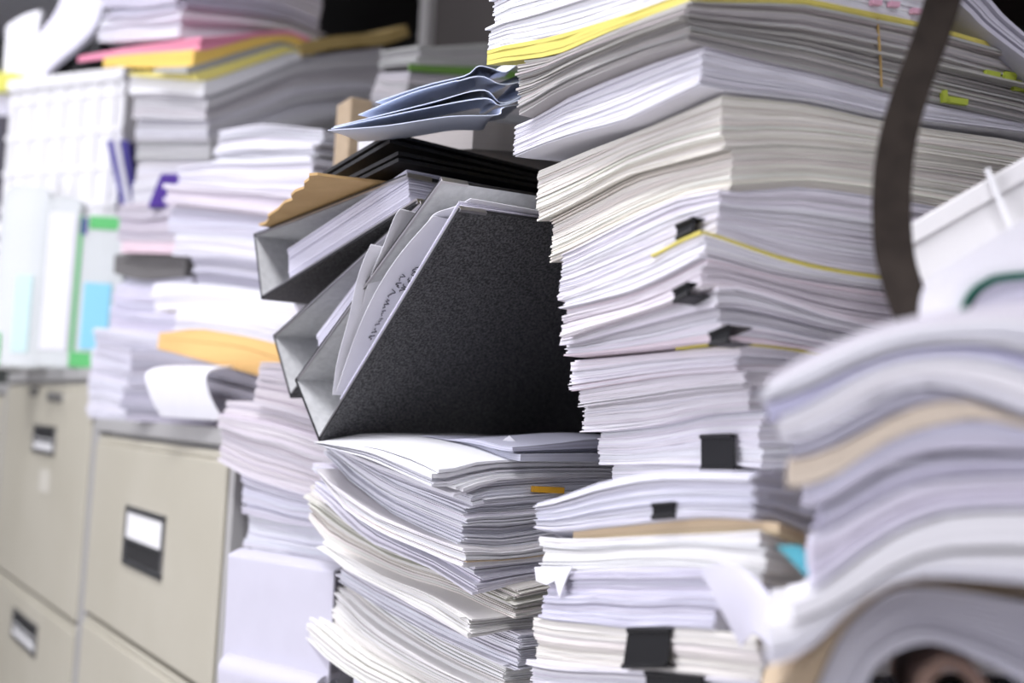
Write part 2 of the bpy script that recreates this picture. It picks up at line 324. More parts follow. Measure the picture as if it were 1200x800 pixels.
M.bundle(8, 'warm white bundle below the notch of the sagging pile', (.86, .85, .83), lay=.0013, vl=.33, group=GM, dv=M.b[9]['vc'], rot=0.05, messy=1.8, lx=(390, 695))
M.bundle(9, 'frayed ivory bundle sticking out lowest of the sagging pile beside the hanging white sheet', (.86, .85, .80), lay=.0016, vl=.33, group=GM, dv=M.b[10]['vc'], rot=-0.02, messy=2.2, lx=(365, 735))
M.bundle(10, 'plain white reams at the foot of the sagging pile, standing on the table', COOL, lay=.006, w=.24, vl=.33, group=GM, dv=M.b[10]['vc'], rot=0)

# ------------------------------------------------------------------ the drooping pile in front
GN = 'drooping bundles in the front pile'
N = Pile((930, 560), .345, -43, usz=.14, vsz=.42, sig=.006)
def nb(c, R, L=None): N.bound([L] if L else [(c[0]-14, c[1]-6)], c, R)
nb((888, 462), [(900, 440), (930, 422), (962, 408), (1005, 388), (1050, 373), (1120, 362), (1200, 352), (1260, 350)])
nb((893, 476), [(915, 471), (950, 457), (1000, 432), (1050, 412), (1125, 405), (1180, 409), (1230, 430)])
nb((908, 492), [(925, 488), (960, 466), (1000, 440), (1050, 420), (1125, 414), (1180, 422), (1230, 445)])
nb((920, 522), [(945, 517), (987, 500), (1037, 467), (1075, 452), (1125, 460), (1162, 475), (1200, 492)])
nb((935, 541), [(960, 532), (1000, 515), (1050, 484), (1100, 467), (1150, 468), (1200, 497)])
nb((932, 573), [(975, 562), (1020, 528), (1050, 508), (1100, 497), (1150, 484), (1200, 503)])
nb((956, 600), [(985, 585), (1025, 556), (1075, 533), (1125, 530), (1200, 532)])
nb((956, 628), [(980, 620), (1010, 597), (1060, 571), (1100, 561), (1200, 557)])
nb((945, 705), [(965, 690), (990, 668), (1040, 630), (1100, 603), (1200, 598)])
nb((900, 736), [(942, 731), (987, 709), (1025, 683), (1062, 659), (1112, 648), (1200, 648)])
nb((898, 790), [(930, 782), (960, 757), (1000, 712), (1037, 686), (1075, 678), (1130, 683), (1200, 690)])
N.bound([(890, 870)], (905, 876), [(1040, 872), (1200, 868)]).flat(.722)
N.solve(mth=.0006)
nk = dict(vl=.30, group=GN, nu=6, nv=26, gap=.20, t0=.13)
N.bundle(0, 'white drooping bundle topmost in the front pile, beneath the curled ring binder', (.87, .86, .93), lay=.0030, w=.13, messy=.6, **nk)
N.bundle(1, 'thin violet white bundle second from the top of the front pile', (.60, .58, .78), lay=.003, w=.13, messy=.6, **nk)
N.bundle(2, 'bright white arched bundle above the cream one in the front pile', (.87, .86, .92), lay=.0040, w=.13, messy=.7, **nk)
N.bundle(3, 'grey bundle arched directly on the cream folder in the front pile', (.52, .51, .60), lay=.0030, w=.13, messy=.7, **nk)
N.bundle(4, 'cream manila folder with a rounded end, drooping in the front pile', (.74, .64, .52), lay=.006, w=.13, messy=.3, vl=.30, nu=6, nv=26, gap=.05, var=.01, name='manila_folder', cat='folder', dv=N.b[4]['vc']-.004)
N.bundle(5, 'lavender bundle directly below the cream folder in the front pile', (.66, .64, .76), lay=.0030, w=.13, messy=.8, **nk)
N.bundle(6, 'dusky lavender bundle two below the cream folder in the front pile', (.58, .56, .67), lay=.0026, w=.13, messy=.8, **nk)
N.bundle(7, 'thick pale grey bundle with a pointed end, middle of the front pile', (.76, .74, .85), lay=.0030, w=.13, messy=1.0, **nk)
N.bundle(8, 'thick white bundle sweeping down to a blunt end in the front pile', (.86, .85, .93), lay=.0045, w=.13, messy=.8, **nk)
N.bundle(9, 'white bundle lying on the tan sheet above the rolled papers in front', (.85, .85, .90), lay=.0036, w=.13, messy=1.0, **nk)
N.bundle(11, 'plain white reams on the table beneath the roll of papers', COOL, lay=.006, w=.13, vl=.30, group=GN)
# ------------------------------------------------------------------ ring binders
CLOTH = noisy('black_binder_cloth', (.018, .018, .019), (.14, .14, .145), 520, .65, .35, lo=.36, hi=.72, detail=2)
LINING = noisy('grey_binder_lining', (.58, .59, .59), (.68, .69, .69), 160, .6, .05)
TRIM = newmat('metal_edge', (.62, .60, .60), .3, 1.)
BLACKF = noisy('black_folder_board', (.006, .006, .007), (.014, .014, .015), 300, .5)
INK = newmat('black_ink', (.03, .03, .04), .6)
def flatpaper(name, col): return noisy(name, tuple(c*.97 for c in col), col, 30, .75, spec=.25)
SHEET = flatpaper('sheet_white', (.84, .84, .87)); SHEETL = flatpaper('sheet_lavender', (.72, .71, .80))
SHEETB = flatpaper('sheet_blue', (.66, .72, .86)); KRAFT = noisy('kraft_paper', (.50, .32, .13), (.56, .37, .16), 40, .7, .1)
CARD = noisy('cardboard', (.34, .26, .17), (.39, .30, .20), 60, .8)
class Local:
    def __init__(s, A, az, el):
        s.A = np.array(A, float); s.a = np.array([math.cos(el)*math.cos(az), math.cos(el)*math.sin(az), math.sin(el)])
        h = np.cross([0, 0, 1.], s.a); s.h = h/np.linalg.norm(h); s.v = np.cross(s.a, s.h)
    def d(s, t): return -s.h*math.cos(t)+s.v*math.sin(t)
    def n(s, t): return s.h*math.sin(t)+s.v*math.cos(t)
def board(m, O, b, a, n, W, Ln, th, mo, mi, flip):
    """board with outer face material mo and inner face material mi; n points to the inside when flip is False"""
    O = np.array(O); P = [O, O+b*W, O+b*W+a*Ln, O+a*Ln]; Q = [p+n*th for p in P]
    m.add(P+Q, [(0, 1, 5, 4), (1, 2, 6, 5), (2, 3, 7, 6), (3, 0, 4, 7)], 2)
    m.add(P, [(0, 1, 2, 3)], mo); m.add(Q, [(0, 1, 2, 3)], mi)
def binder(name, label, q, sp=.075, W=.285, Ln=.318, cat='binder', outer=None, trim=True, tl=None, group='black office binders wedged between the piles', lin=None):
    outer = outer or CLOTH; lin = lin or LINING
    L = Local(q[:3], q[3], q[4]); root = empty(name); tag(root, label, cat, group)
    t1, ts, t2 = q[5], q[6], q[7]; th = .0034
    A = L.A; E = A+L.d(ts)*sp
    m = MB(); board(m, A, L.d(t1), L.a, L.n(t1), W, Ln, th, 0, 1, False); m.build('cover', [outer, lin, BLACKF], root)
    m = MB(); board(m, E, L.d(t2), L.a, -L.n(t2), W, Ln, th, 0, 1, False); m.build('cover', [outer, lin, BLACKF], root)
    m = MB(); ds = L.d(ts); ns = np.cross(L.a, ds); ns = ns if ns@L.d(t1) > 0 else -ns
    board(m, A, ds, L.a, ns, sp, Ln, th, 0, 1, False); m.build('spine', [outer, lin, BLACKF], root)
    if trim:
        for O, t, sg in ((A, t1, 1), (E, t2, -1)):
            m = MB(); b = L.d(t); n = L.n(t)*sg
            o0 = O-n*.0005-L.a*.0006
            m.box(o0+b*.006+n*.0024, b*(W-.006+.0006), L.a*.0022, n*.0016)
            m.box(O+b*(W-.002)-n*.0005, b*.0028, L.a*.026, n*.0042)
            m.build('edge_trim', TRIM, root)
    return root, L, A, E
def sheaf(name, label, L, O, t, W, Ln, thick, lay, mat, jit=.0015, bow=0., cat='papers', group=None, a0=0., parent=None, curl=0.):
    """loose sheets held inside a binder, parallel to its cover"""
    b = L.d(t); n = L.n(t); m = MB(); k = max(1, int(thick/lay)); nb, na = 10, 6
    for i in range(k):
        jb, ja = RNG.normal(0, jit, 2); hh = i*lay; V = []
        for dz in (lay*.8, 0):
            for p in np.linspace(0, 1, nb):
                for r in np.linspace(0, 1, na):
                    z = hh+dz+bow*math.sin(math.pi*p)*(1-.5*r)+curl*(1-r)**3*(i/k)
                    V.append(O+b*(p*W+jb)+L.a*(a0+r*Ln+ja)+n*z)
        g = np.arange(nb*na).reshape(nb, na); qt = np.stack([g[:-1, :-1], g[1:, :-1], g[1:, 1:], g[:-1, 1:]], -1).reshape(-1, 4)
        ring = np.concatenate([g[:, 0], g[-1, 1:], g[-2::-1, -1], g[0, -2:0:-1]]); r2 = np.roll(ring, -1)
        m.add(V, np.concatenate([qt, qt[:, ::-1]+nb*na, np.stack([ring, ring+nb*na, r2+nb*na, r2], -1)]).tolist())
    return tag(m.build(name, mat, parent, 50), label, cat, group)
q3 = [.357, .998, 1.031, .168, .051, .722, 2.281, .596]
B3, L3, A3, E3 = binder('ring_binder', 'front black mottled ring binder tilted on the sagging pile, stuffed with scribbled sheets', q3)
q2 = [.3603, 1.0996, 1.0713, .1703, .0579, .57, 2.1214, .3778]
B2, L2, A2, E2 = binder('ring_binder', 'black ring binder squeezed between the front binder and the upper one, mostly hidden', q2)
q1 = [.3382, 1.1482, 1.1717, .1792, .0184, .2375, 1.9076, .0839]
B1, L1, A1, E1 = binder('ring_binder', 'uppermost open black ring binder under the torn tan envelope, holding even lavender sheets', q1)
# sheets in the binders
sheaf('document_sheaf', 'even lavender sheets filed in the uppermost open black ring binder', L1, A1+L1.d(.2375)*.055+L1.n(.2375)*.004, .2375, .215, .24, .034, .0009, SHEETL, jit=.0006, a0=.004)
sheaf('document_sheaf', 'lavender sheets filed in the squeezed middle ring binder', L2, A2+L2.d(.57)*.07+L2.n(.57)*.004, .57, .205, .24, .024, .0010, SHEETL, jit=.0006, a0=.004)
sheaf('document_sheaf', 'narrow stack of white sheets lying along the cover of the front ring binder', L3, A3+L3.d(.722)*.05+L3.n(.722)*.004, .722, .236, .25, .006, .0009, SHEETL, jit=.0010, a0=.004)
def bent_sheet(L, t, O, pts, Ln, mat, name, label=None, cat=None, th=.0005, tw=0., group=None, parent=None, wob=.002, seed=0):
    """a sheet whose end edge follows pts=(along b, along n, along a) and which runs Ln along a"""
    b = L.d(t); n = L.n(t); rg = np.random.default_rng(seed); m = MB(); na = 8
    pts = np.array(pts, float); s = np.linspace(0, len(pts)-1, 22); P = np.stack([np.interp(s, np.arange(len(pts)), pts[:, i]) for i in range(3)], -1)
    k = np.ones(5)/5; Pp = np.pad(P, ((2, 2), (0, 0)), 'edge'); P = np.stack([np.convolve(Pp[:, i], k, 'valid') for i in range(3)], -1)
    ph = rg.uniform(0, 6, 2); V = []
    for dz in (th, 0):
        for i, p in enumerate(P):
            for r in np.linspace(0, 1, na):
                z = p[1]*(1-.6*r)+dz+wob*math.sin(i*.5+ph[0])*(1-r)+tw*r
                V.append(O+b*p[0]+L.a*(p[2]*(1-r)+r*Ln)+n*z)
    nb = len(P); g = np.arange(nb*na).reshape(nb, na); qt = np.stack([g[:-1, :-1], g[1:, :-1], g[1:, 1:], g[:-1, 1:]], -1).reshape(-1, 4)
    ring = np.concatenate([g[:, 0], g[-1, 1:], g[-2::-1, -1], g[0, -2:0:-1]]); r2 = np.roll(ring, -1)
    m.add(V, np.concatenate([qt, qt[:, ::-1]+nb*na, np.stack([ring, ring+nb*na, r2+nb*na, r2], -1)]).tolist())
    o = m.build(name, mat, parent, 60)
    if label: tag(o, label, cat, group)
    return o
GS = 'loose sheets stuffed in the front ring binder'
tt = .68; O3 = A3+L3.n(.722)*.004
TB, TNN = [.045, .10, .15, .20, .262], [.016, .036, .046, .046, .034]
txt = bent_sheet(L3, tt, O3, [(x, y-.004, .001) for x, y in zip(TB, TNN)], .25, SHEET, 'handwritten_sheet', 'translucent greyish sheet with lines of dark handwriting in the front ring binder', 'sheet of paper', group=GS, seed=3, wob=.0)
bent_sheet(L3, tt, O3, [(.043, .013, -.001), (.09, .035, -.005), (.14, .056, -.008), (.19, .068, -.010)], .25, SHEET, 'paper_sheet', 'crumpled white sheet sticking out furthest from the front ring binder', 'sheet of paper', group=GS, wob=.002, seed=4)
bent_sheet(L3, tt, O3, [(.10, .040, .004), (.16, .056, .0), (.21, .062, -.006), (.232, .064, -.004)], .25, SHEET, 'paper_sheet', 'white sheet with a bent upper corner behind the handwritten one', 'sheet of paper', group=GS, wob=.0015, seed=5)
bent_sheet(L3, tt, O3, [(.222, .040, .008), (.245, .036, .004), (.27, .026, .002), (.292, .014, .012)], .27, SHEET, 'paper_sheet', 'white sheet rising above the fore edge of the front ring binder', 'sheet of paper', group=GS, wob=.002, seed=6)
# handwriting: strokes on the underside of the sheet
m = MB(); b = L3.d(tt); n = L3.n(tt); rg = np.random.default_rng(11)
for row, (b0, b1, a_) in enumerate([(.105, .178, .016), (.160, .182, .023), (.145, .195, .030), (.175, .20, .037)]):
    x = b0
    while x < b1:
        wl = rg.uniform(.004, .010); pts = []
        for k in range(int(wl/.0012)+2):
            z = (np.interp(x+k*.0012, TB, TNN)-.004)*(1-.6*a_/.25)-.0016
            pts.append(O3+b*(x+k*.0012)+L3.a*(a_+rg.uniform(-.0030, .0030))+n*z)
        m.tube(pts, .00045, 4); x += wl+.003
m.build('handwriting', INK, txt)['label'] = 'dark handwriting'
# black folders above the binders
def axis_pose(cx, cy, Y, t, W, az=.18, el=.03):
    """pose of a folder whose free front corner shows at a picture point"""
    G = onY(cx, cy, Y); L = Local(G, az, el); return G-L.d(t)*W
g6 = axis_pose(467, 189, .905, .13, .13)
binder('black_folder', 'black folder lying on the uppermost ring binder, under a second black folder', [*g6, .18, .03, .13, 1.7, .132], sp=.009, W=.13, Ln=.33, cat='folder', outer=BLACKF, lin=BLACKF, trim=False, group='black folders on the binders')
g5 = axis_pose(456, 167, .93, .17, .14)
binder('black_folder', 'black folder topmost of the two, with its lower edge sloping towards the tan envelope', [*g5, .18, .0, .17, 1.7, .17], sp=.010, W=.14, Ln=.33, cat='folder', outer=BLACKF, lin=BLACKF, trim=False, group='black folders on the binders')
# torn tan envelope on the uppermost binder
def slab(pts, th, mat, name, label=None, cat=None, group=None, parent=None, jag=None, seed=0):
    """sheet-like solid through four world corners, thickness along its normal"""
    P = [np.array(p) for p in pts]; nrm = np.cross(P[1]-P[0], P[2]-P[0]); nrm = nrm/np.linalg.norm(nrm)
    m = MB(); m.prism(P, nrm*th); o = m.build(name, mat, parent)
    if label: tag(o, label, cat, group)
    return o
nrm1 = L1.n(.0839); b1 = L1.d(.0839)
def onupper(x, y, lift):   # picture point on the plane lying on the upper cover of the uppermost binder
    return onplane(x, y, nrm1, (E1+nrm1*lift)@nrm1)
rg = np.random.default_rng(2)
e0, e1 = onupper(306, 262, .004), onupper(367, 203, .004)
edge = []
for k in range(15):
    f = k/14; edge.append(e0+(e1-e0)*f+L1.a*rg.uniform(-.004, .004)+b1*rg.uniform(-.002, .002))
poly = edge+[onupper(372, 202, .004), onupper(400, 206, .004), e1+L1.a*.12+b1*.03, e0+L1.a*.16]
# drop onto the cover plane and thicken; the free front part is bent upwards
m = MB(); m.prism([p-nrm1*.0025 for p in poly], nrm1*.0025)
env = m.build('tan_envelope', KRAFT); tag(env, 'torn tan paper envelope lying on the uppermost ring binder', 'envelope')
# ------------------------------------------------------------------ room
WALL = noisy('wall_paint', (.55, .54, .58), (.58, .57, .61), 8, .8); FLOOR = noisy('floor_vinyl', (.22, .21, .20), (.28, .27, .25), 14, .5)
CEIL = noisy('ceiling_tile', (.7, .7, .74), (.74, .74, .78), 20, .9)
def room_box(name, lo, hi, mat):
    m = MB(); lo, hi = np.array(lo, float), np.array(hi, float); d = hi-lo
    m.box(lo, (d[0], 0, 0), (0, d[1], 0), (0, 0, d[2])); return tag(m.build(name, mat), kind='structure')
X0, X1, Y0_, Y1_, ZC = -2.2, 1.75, -2.2, 5.2, 2.6
room_box('floor', (X0, Y0_, -.05), (X1, Y1_, 0), FLOOR)
room_box('ceiling', (X0, Y0_, ZC), (X1, Y1_, ZC+.05), CEIL)
room_box('wall_right', (X1, Y0_, 0), (X1+.05, Y1_, ZC), WALL)
room_box('wall_far', (X0, Y1_, 0), (X1, Y1_+.05, ZC), noisy('far_wall_paint', (.10, .11, .10), (.13, .14, .13), 6, .8))
room_box('wall_near', (X0, Y0_-.05, 0), (X1, Y0_, ZC), WALL)
# left wall with a window, lengthened behind the camera as added fill
wy0, wy1, wz0, wz1 = -1.8, 4.6, .95, 2.35
m = MB()
for lo, hi in (((X0-.1, Y0_, 0), (X0, wy0, ZC)), ((X0-.1, wy1, 0), (X0, Y1_, ZC)), ((X0-.1, wy0, 0), (X0, wy1, wz0)), ((X0-.1, wy0, wz1), (X0, wy1, ZC))):
    lo, hi = np.array(lo, float), np.array(hi, float); d = hi-lo; m.box(lo, (d[0], 0, 0), (0, d[1], 0), (0, 0, d[2]))
tag(m.build('wall_left', WALL), kind='structure')
m = MB()
for k in range(7):
    y = wy0+(wy1-wy0-.05)*k/6; m.box((X0-.08, y, wz0), (.05, 0, 0), (0, .05, 0), (0, 0, wz1-wz0))
for z in (wz0, wz1-.05): m.box((X0-.08, wy0, z), (.05, 0, 0), (0, wy1-wy0, 0), (0, 0, .05))
tag(m.build('window_1', newmat('window_frame_paint', (.75, .75, .75), .5)), kind='structure')
# ------------------------------------------------------------------ table under the piles
TBL = noisy('table_laminate', (.40, .38, .35), (.44, .42, .39), 12, .5)
tb = empty('work_table'); tag(tb, 'grey work table hidden beneath the paper piles', 'table')
m = MB(); m.box((.24, -.02, .69), (.77, 0, 0), (0, 1.385, 0), (0, 0, .03)); m.build('tabletop', TBL, tb, bevel=.003)
LEGM = newmat('table_leg_paint', (.2, .2, .2), .5)
for x in (.27, .95):
    for y in (.02, 1.31):
        m = MB(); m.box((x, y, 0), (.035, 0, 0), (0, .035, 0), (0, 0, .69)); m.build('leg', LEGM, tb)
# ------------------------------------------------------------------ filing cabinets
CAB = noisy('beige_cabinet_paint', (.47, .445, .355), (.50, .475, .385), 5, .45)
CABF = newmat('cabinet_frame_paint', (.40, .395, .38), .45)
NICK = newmat('nickel_plate', (.35, .35, .36), .35, 1.); DARK = newmat('pull_recess', (.02, .02, .02), .6); LBL = newmat('label_card', (.8, .8, .78), .7)
ps = math.radians(4.5); cu = np.array([-math.sin(ps), math.cos(ps), 0]); cv = np.array([math.cos(ps), math.sin(ps), 0]); cz = np.array([0, 0, 1.])
CP = np.array([.395, 1.402, 0.])
def cabinet(label, u0, w, h, splits, handles, dep=.50, lock=None, sticker=None, flip=False):
    r = empty('filing_cabinet'); tag(r, label, 'filing cabinet', 'metal filing cabinets along the aisle'); O = CP+cu*u0
    m = MB(); m.box(O+cv*.02, cu*w, cv*dep, cz*h); m.box(O+cz*(h-.022)-cv*.002, cu*w, cv*.03, cz*.022)
    for uu in (0, w-.018): m.box(O+cu*uu, cu*.018, cv*.02, cz*(h-.022))
    m.build('cabinet_body', CABF, r, bevel=.002)
    zs = [h-.026]+splits+[.06]
    for i in range(len(zs)-1):
        zt, zb = zs[i]-.004, zs[i+1]+.004
        m = MB(); m.box(O+cu*.021+cz*zb-cv*.004, cu*(w-.042), cv*.022, cz*(zt-zb-.012))
        m.box(O+cu*.021+cz*(zt-.012)-cv*.001, cu*(w-.042), cv*.018, cz*.012)
        d = m.build('drawer', CAB, r, bevel=.003)
        if i < len(handles):
            hu, hw, hz0, hz1 = handles[i]; q = O+cu*hu+cz*hz0-cv*.008; H = hz1-hz0
            m = MB(); bt = .009
            m.box(q, cu*hw, cv*.006, cz*bt); m.box(q+cz*(H-bt), cu*hw, cv*.006, cz*bt); m.box(q, cu*bt, cv*.006, cz*H); m.box(q+cu*(hw-bt), cu*bt, cv*.006, cz*H); m.box(q+cz*H*.40, cu*hw, cv*.006, cz*.006)
            hd = m.build('handle', NICK, d, bevel=.001)
            m = MB(); m.box(q+cu*bt+cz*(bt if flip else H*.43)+cv*.002, cu*(hw-2*bt), cv*.003, cz*(H*.38 if flip else H*.52)); lab = m.build('label_card', LBL, d)
            m = MB(); m.box(q+cu*bt+cz*(H*.46 if flip else bt)+cv*.003, cu*(hw-2*bt), cv*.002, cz*(H*.40 if flip else H*.38)); m.build('pull_recess', DARK, d)
    if lock:
        for uu in lock:
            m = MB(); P = O+cu*uu[0]+cz*uu[1]-cv*.004; m.tube([P, P-cv*.012], .010, 12); m.build('lock', NICK, r)
    if sticker:
        m = MB(); m.box(O+cu*sticker[0]+cz*sticker[1]-cv*.0055, cu*.10, cv*.001, cz*.045); m.build('sticker', newmat('faded_sticker', (.56, .54, .46), .7), r)
    return r
cabinet('beige filing cabinet nearer the piles, with a big framed label holder on its drawer', 0, .69, 1.035, [.705, .38], [(.245, .20, .815, .905)])
cabinet('pale filing cabinet further along the aisle, under the white plastic pockets', .70, .86, 1.125, [.675, .36], [(.285, .20, .955, 1.012), (.30, .24, .565, .625)], lock=[(.50, 1.08), (.33, 1.07), (.26, 1.068)], sticker=(.30, .88), flip=True)
cabinet('pale filing cabinet at the far end of the row, only its edge in view', 1.57, 1.2, 1.10, [.66, .35], [])
# ------------------------------------------------------------------ pile in the gap between binders and cabinet
GP = 'bundles in the gap beside the filing cabinet'
P = Pile((395, 560), 1.16, 18, usz=.24, vsz=.36)
(P.bound([(320, 424), (345, 428)], (400, 440), [(430, 440)])
  .bound([(285, 470), (330, 480)], (400, 500), [(430, 500)])
  .bound([(250, 535), (290, 558), (345, 575)], (400, 590), [(430, 590)])
  .bound([(282, 600), (330, 612)], (400, 622), [(430, 622)])
  .bound([(285, 640), (330, 645)], (400, 660), [(430, 660)])
  .flat(.722))
P.solve()  # bundle tints lowered to stand in for the ring binders' shadow
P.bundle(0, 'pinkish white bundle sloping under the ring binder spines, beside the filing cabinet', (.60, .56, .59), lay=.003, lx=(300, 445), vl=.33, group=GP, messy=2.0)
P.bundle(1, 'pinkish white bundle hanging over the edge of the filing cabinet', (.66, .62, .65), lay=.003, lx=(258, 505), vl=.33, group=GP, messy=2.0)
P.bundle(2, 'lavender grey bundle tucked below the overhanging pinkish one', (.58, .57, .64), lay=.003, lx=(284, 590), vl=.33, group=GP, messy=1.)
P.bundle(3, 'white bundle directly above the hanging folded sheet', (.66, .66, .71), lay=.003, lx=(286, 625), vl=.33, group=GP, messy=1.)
P.bundle(4, 'plain white reams behind the hanging folded sheet, standing on the table', COOL, lay=.006, lx=(292, 700), vl=.33, group=GP, messy=1.)
# hanging folded sheet
def strip(name, pts, width, th, mat, label=None, cat=None, group=None, parent=None, smooth=60):
    """band through world points pts, of constant width vector (3d) and thickness"""
    p = [np.array(q, float) for q in pts]; wv = np.array(width, float); m = MB(); V = []; k = len(p)
    for i in range(k):
        t = p[min(i+1, k-1)]-p[max(i-1, 0)]; n = np.cross(t, wv); n = n/np.linalg.norm(n)*th
        V += [p[i], p[i]+wv, p[i]+wv+n, p[i]+n]
    Fc = [(3, 2, 1, 0), tuple(4*(k-1)+j for j in range(4))]
    for i in range(k-1):
        for j in range(4): Fc.append((4*i+j, 4*i+(j+1) % 4, 4*i+4+(j+1) % 4, 4*i+4+j))
    m.add(V, Fc); o = m.build(name, mat, parent, smooth)
    if label: tag(o, label, cat, group)
    return o
def smoothpath(pts, n=24):
    pts = np.array(pts, float); k = len(pts); t = np.linspace(0, k-1, n); out = []
    for x in t:
        i = min(int(x), k-2); f = x-i; a, b, c, d = pts[max(i-1, 0)], pts[i], pts[i+1], pts[min(i+2, k-1)]
        out.append(.5*((2*b)+(-a+c)*f+(2*a-5*b+4*c-d)*f*f+(-a+3*b-3*c+d)*f**3))
    return out
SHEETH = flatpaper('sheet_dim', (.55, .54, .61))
h0, h1 = at(276, 652, 1.245), at(402, 648, 1.15)
wv = (h1-h0); wv[2] = 0
top = at(272, 650, 1.255)
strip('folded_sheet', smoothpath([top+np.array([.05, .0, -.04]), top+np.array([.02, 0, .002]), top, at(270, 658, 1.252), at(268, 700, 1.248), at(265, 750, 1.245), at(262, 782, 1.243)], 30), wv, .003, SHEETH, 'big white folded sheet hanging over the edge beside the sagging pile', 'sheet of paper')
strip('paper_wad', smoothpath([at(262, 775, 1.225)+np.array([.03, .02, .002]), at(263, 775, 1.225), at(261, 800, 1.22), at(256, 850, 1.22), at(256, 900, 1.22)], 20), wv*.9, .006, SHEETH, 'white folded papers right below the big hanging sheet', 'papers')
# ------------------------------------------------------------------ piles on the filing cabinets
GQ = 'bundles in the cabinet-top pile nearest the binders'
Q = Pile((360, 300), 1.46, 22, usz=.50, vsz=.40, sig=.012)
(Q.bound([(252, 152), (300, 143)], (372, 150), [(410, 158)])
  .bound([(258, 190), (310, 190)], (370, 187), [(410, 190)])
  .bound([(205, 215), (270, 222)], (362, 226), [(410, 230)])
  .bound([(200, 243), (270, 250)], (358, 262), [(410, 265)])
  .bound([(195, 272), (270, 278)], (355, 290), [(410, 295)])
  .bound([(205, 299), (270, 301)], (352, 313), [(410, 318)])
  .bound([(200, 330), (270, 335)], (350, 346), [(400, 350)])
  .bound([(180, 366), (230, 360), (280, 368)], (350, 382), [(400, 385)])
  .bound([(190, 390), (230, 384), (290, 394)], (345, 408), [(400, 410)])
  .bound([(185, 408), (230, 420), (290, 436)], (345, 452), [(400, 455)])
  .flat(1.0355))
Q.solve()
ql = dict(vl=.32, group=GQ, nu=8, nv=8)  # bundle tints darkened to stand in for shading on this pile
Q.bundle(0, 'crumpled white sheets topmost of the cabinet pile, left of the cardboard box', (.74, .74, .78), lay=.004, messy=5, gap=.5, lx=(255, 170), **ql)
Q.bundle(1, 'bright white bundle just under the crumpled sheets on the cabinet pile', (.72, .71, .76), lay=.004, messy=3, lx=(210, 205), **ql)
Q.bundle(2, 'white bundle with pinkish edge beside the purple box', (.72, .67, .72), lay=.004, messy=3, lx=(200, 230), **ql)
Q.bundle(3, 'lavender bundle between two white ones behind the torn envelope', (.60, .59, .67), lay=.004, messy=2, lx=(198, 258), **ql)
Q.bundle(4, 'white bundle at the height of the dark grey folder', (.72, .71, .76), lay=.004, messy=2, lx=(204, 285), **ql)
Q.bundle(5, 'greyish lavender bundle to the side of the dark grey folder', (.50, .49, .56), lay=.004, messy=2, lx=(225, 312), **ql)
Q.bundle(6, 'thick white bundle bulging above the orange envelope', (.80, .80, .84), lay=.004, messy=2.5, lx=(182, 345), **ql)
Q.bundle(7, 'grey white bundle lying directly on the orange envelope', (.74, .73, .77), lay=.004, messy=2, lx=(205, 378), **ql)
Q.bundle(8, 'orange padded envelope sticking out of the cabinet pile', (.82, .52, .20), lay=.03, messy=.2, lx=(186, 400), vl=.32, var=.01, gap=.03, name='orange_envelope', cat='envelope', du=-.01)
Q.bundle(9, 'lavender grey bundle under the orange envelope, resting on the cabinet top', (.42, .41, .47), lay=.005, messy=3, lx=(150, 460), **ql)
GR = 'bundles in the far cabinet-top pile'
Q2 = Pile((210, 300), 1.86, 22, usz=.60, vsz=.40, sig=.012)
(Q2.bound([(140, 240), (170, 238)], (212, 236), [(260, 236)])
   .bound([(140, 283)], (208, 285), [(260, 285)])
   .bound([(145, 296)], (208, 298), [(260, 298)])
   .bound([(132, 318), (170, 330)], (226, 326), [(260, 322)])
   .bound([(138, 345)], (208, 353), [(260, 353)])
   .bound([(118, 384)], (206, 395), [(260, 395)])
   .bound([(108, 408), (150, 422)], (212, 436), [(260, 436)])
   .flat(1.0355))
Q2.solve(); ql = dict(vl=.32, group=GR, nu=8, nv=8)
Q2.bundle(0, 'pale pinkish grey bundle beneath the blue and purple boxes', (.54, .50, .55), lay=.005, messy=1.5, **ql)
Q2.bundle(1, 'thin pink bundle above the dark grey folder', (.80, .64, .69), lay=.004, messy=1, **ql)
Q2.bundle(2, 'dark grey cardboard folder jutting out of the far cabinet pile', (.16, .155, .15), lay=.02, messy=.3, vl=.32, var=.01, gap=.03, lx=(133, 320), name='grey_folder', cat='folder')
Q2.bundle(3, 'white lavender bundle just below the dark grey folder', (.66, .65, .74), lay=.005, messy=3, **ql)
Q2.bundle(4, 'violet tinged bundle in the lower half of the far cabinet pile', (.66, .64, .76), lay=.005, messy=3, **ql)
Q2.bundle(5, 'white bundle second from the cabinet top, next to the green pocket', (.70, .69, .76), lay=.005, messy=2.5, **ql)
Q2.bundle(6, 'white bundle spilling over the front edge of the cabinet top', (.70, .69, .76), lay=.005, messy=3, du=-.0, **ql)
# sheets spilling over the cabinet front
strip('drooping_sheet', smoothpath([at(205, 430, 1.66), at(185, 432, 1.60), at(172, 440, 1.575), at(178, 465, 1.57), at(190, 487, 1.565)], 20), at(262, 492, 1.45)-at(190, 487, 1.565), .002, SHEET, 'white sheet drooping over the front edge of the nearer filing cabinet', 'sheet of paper')
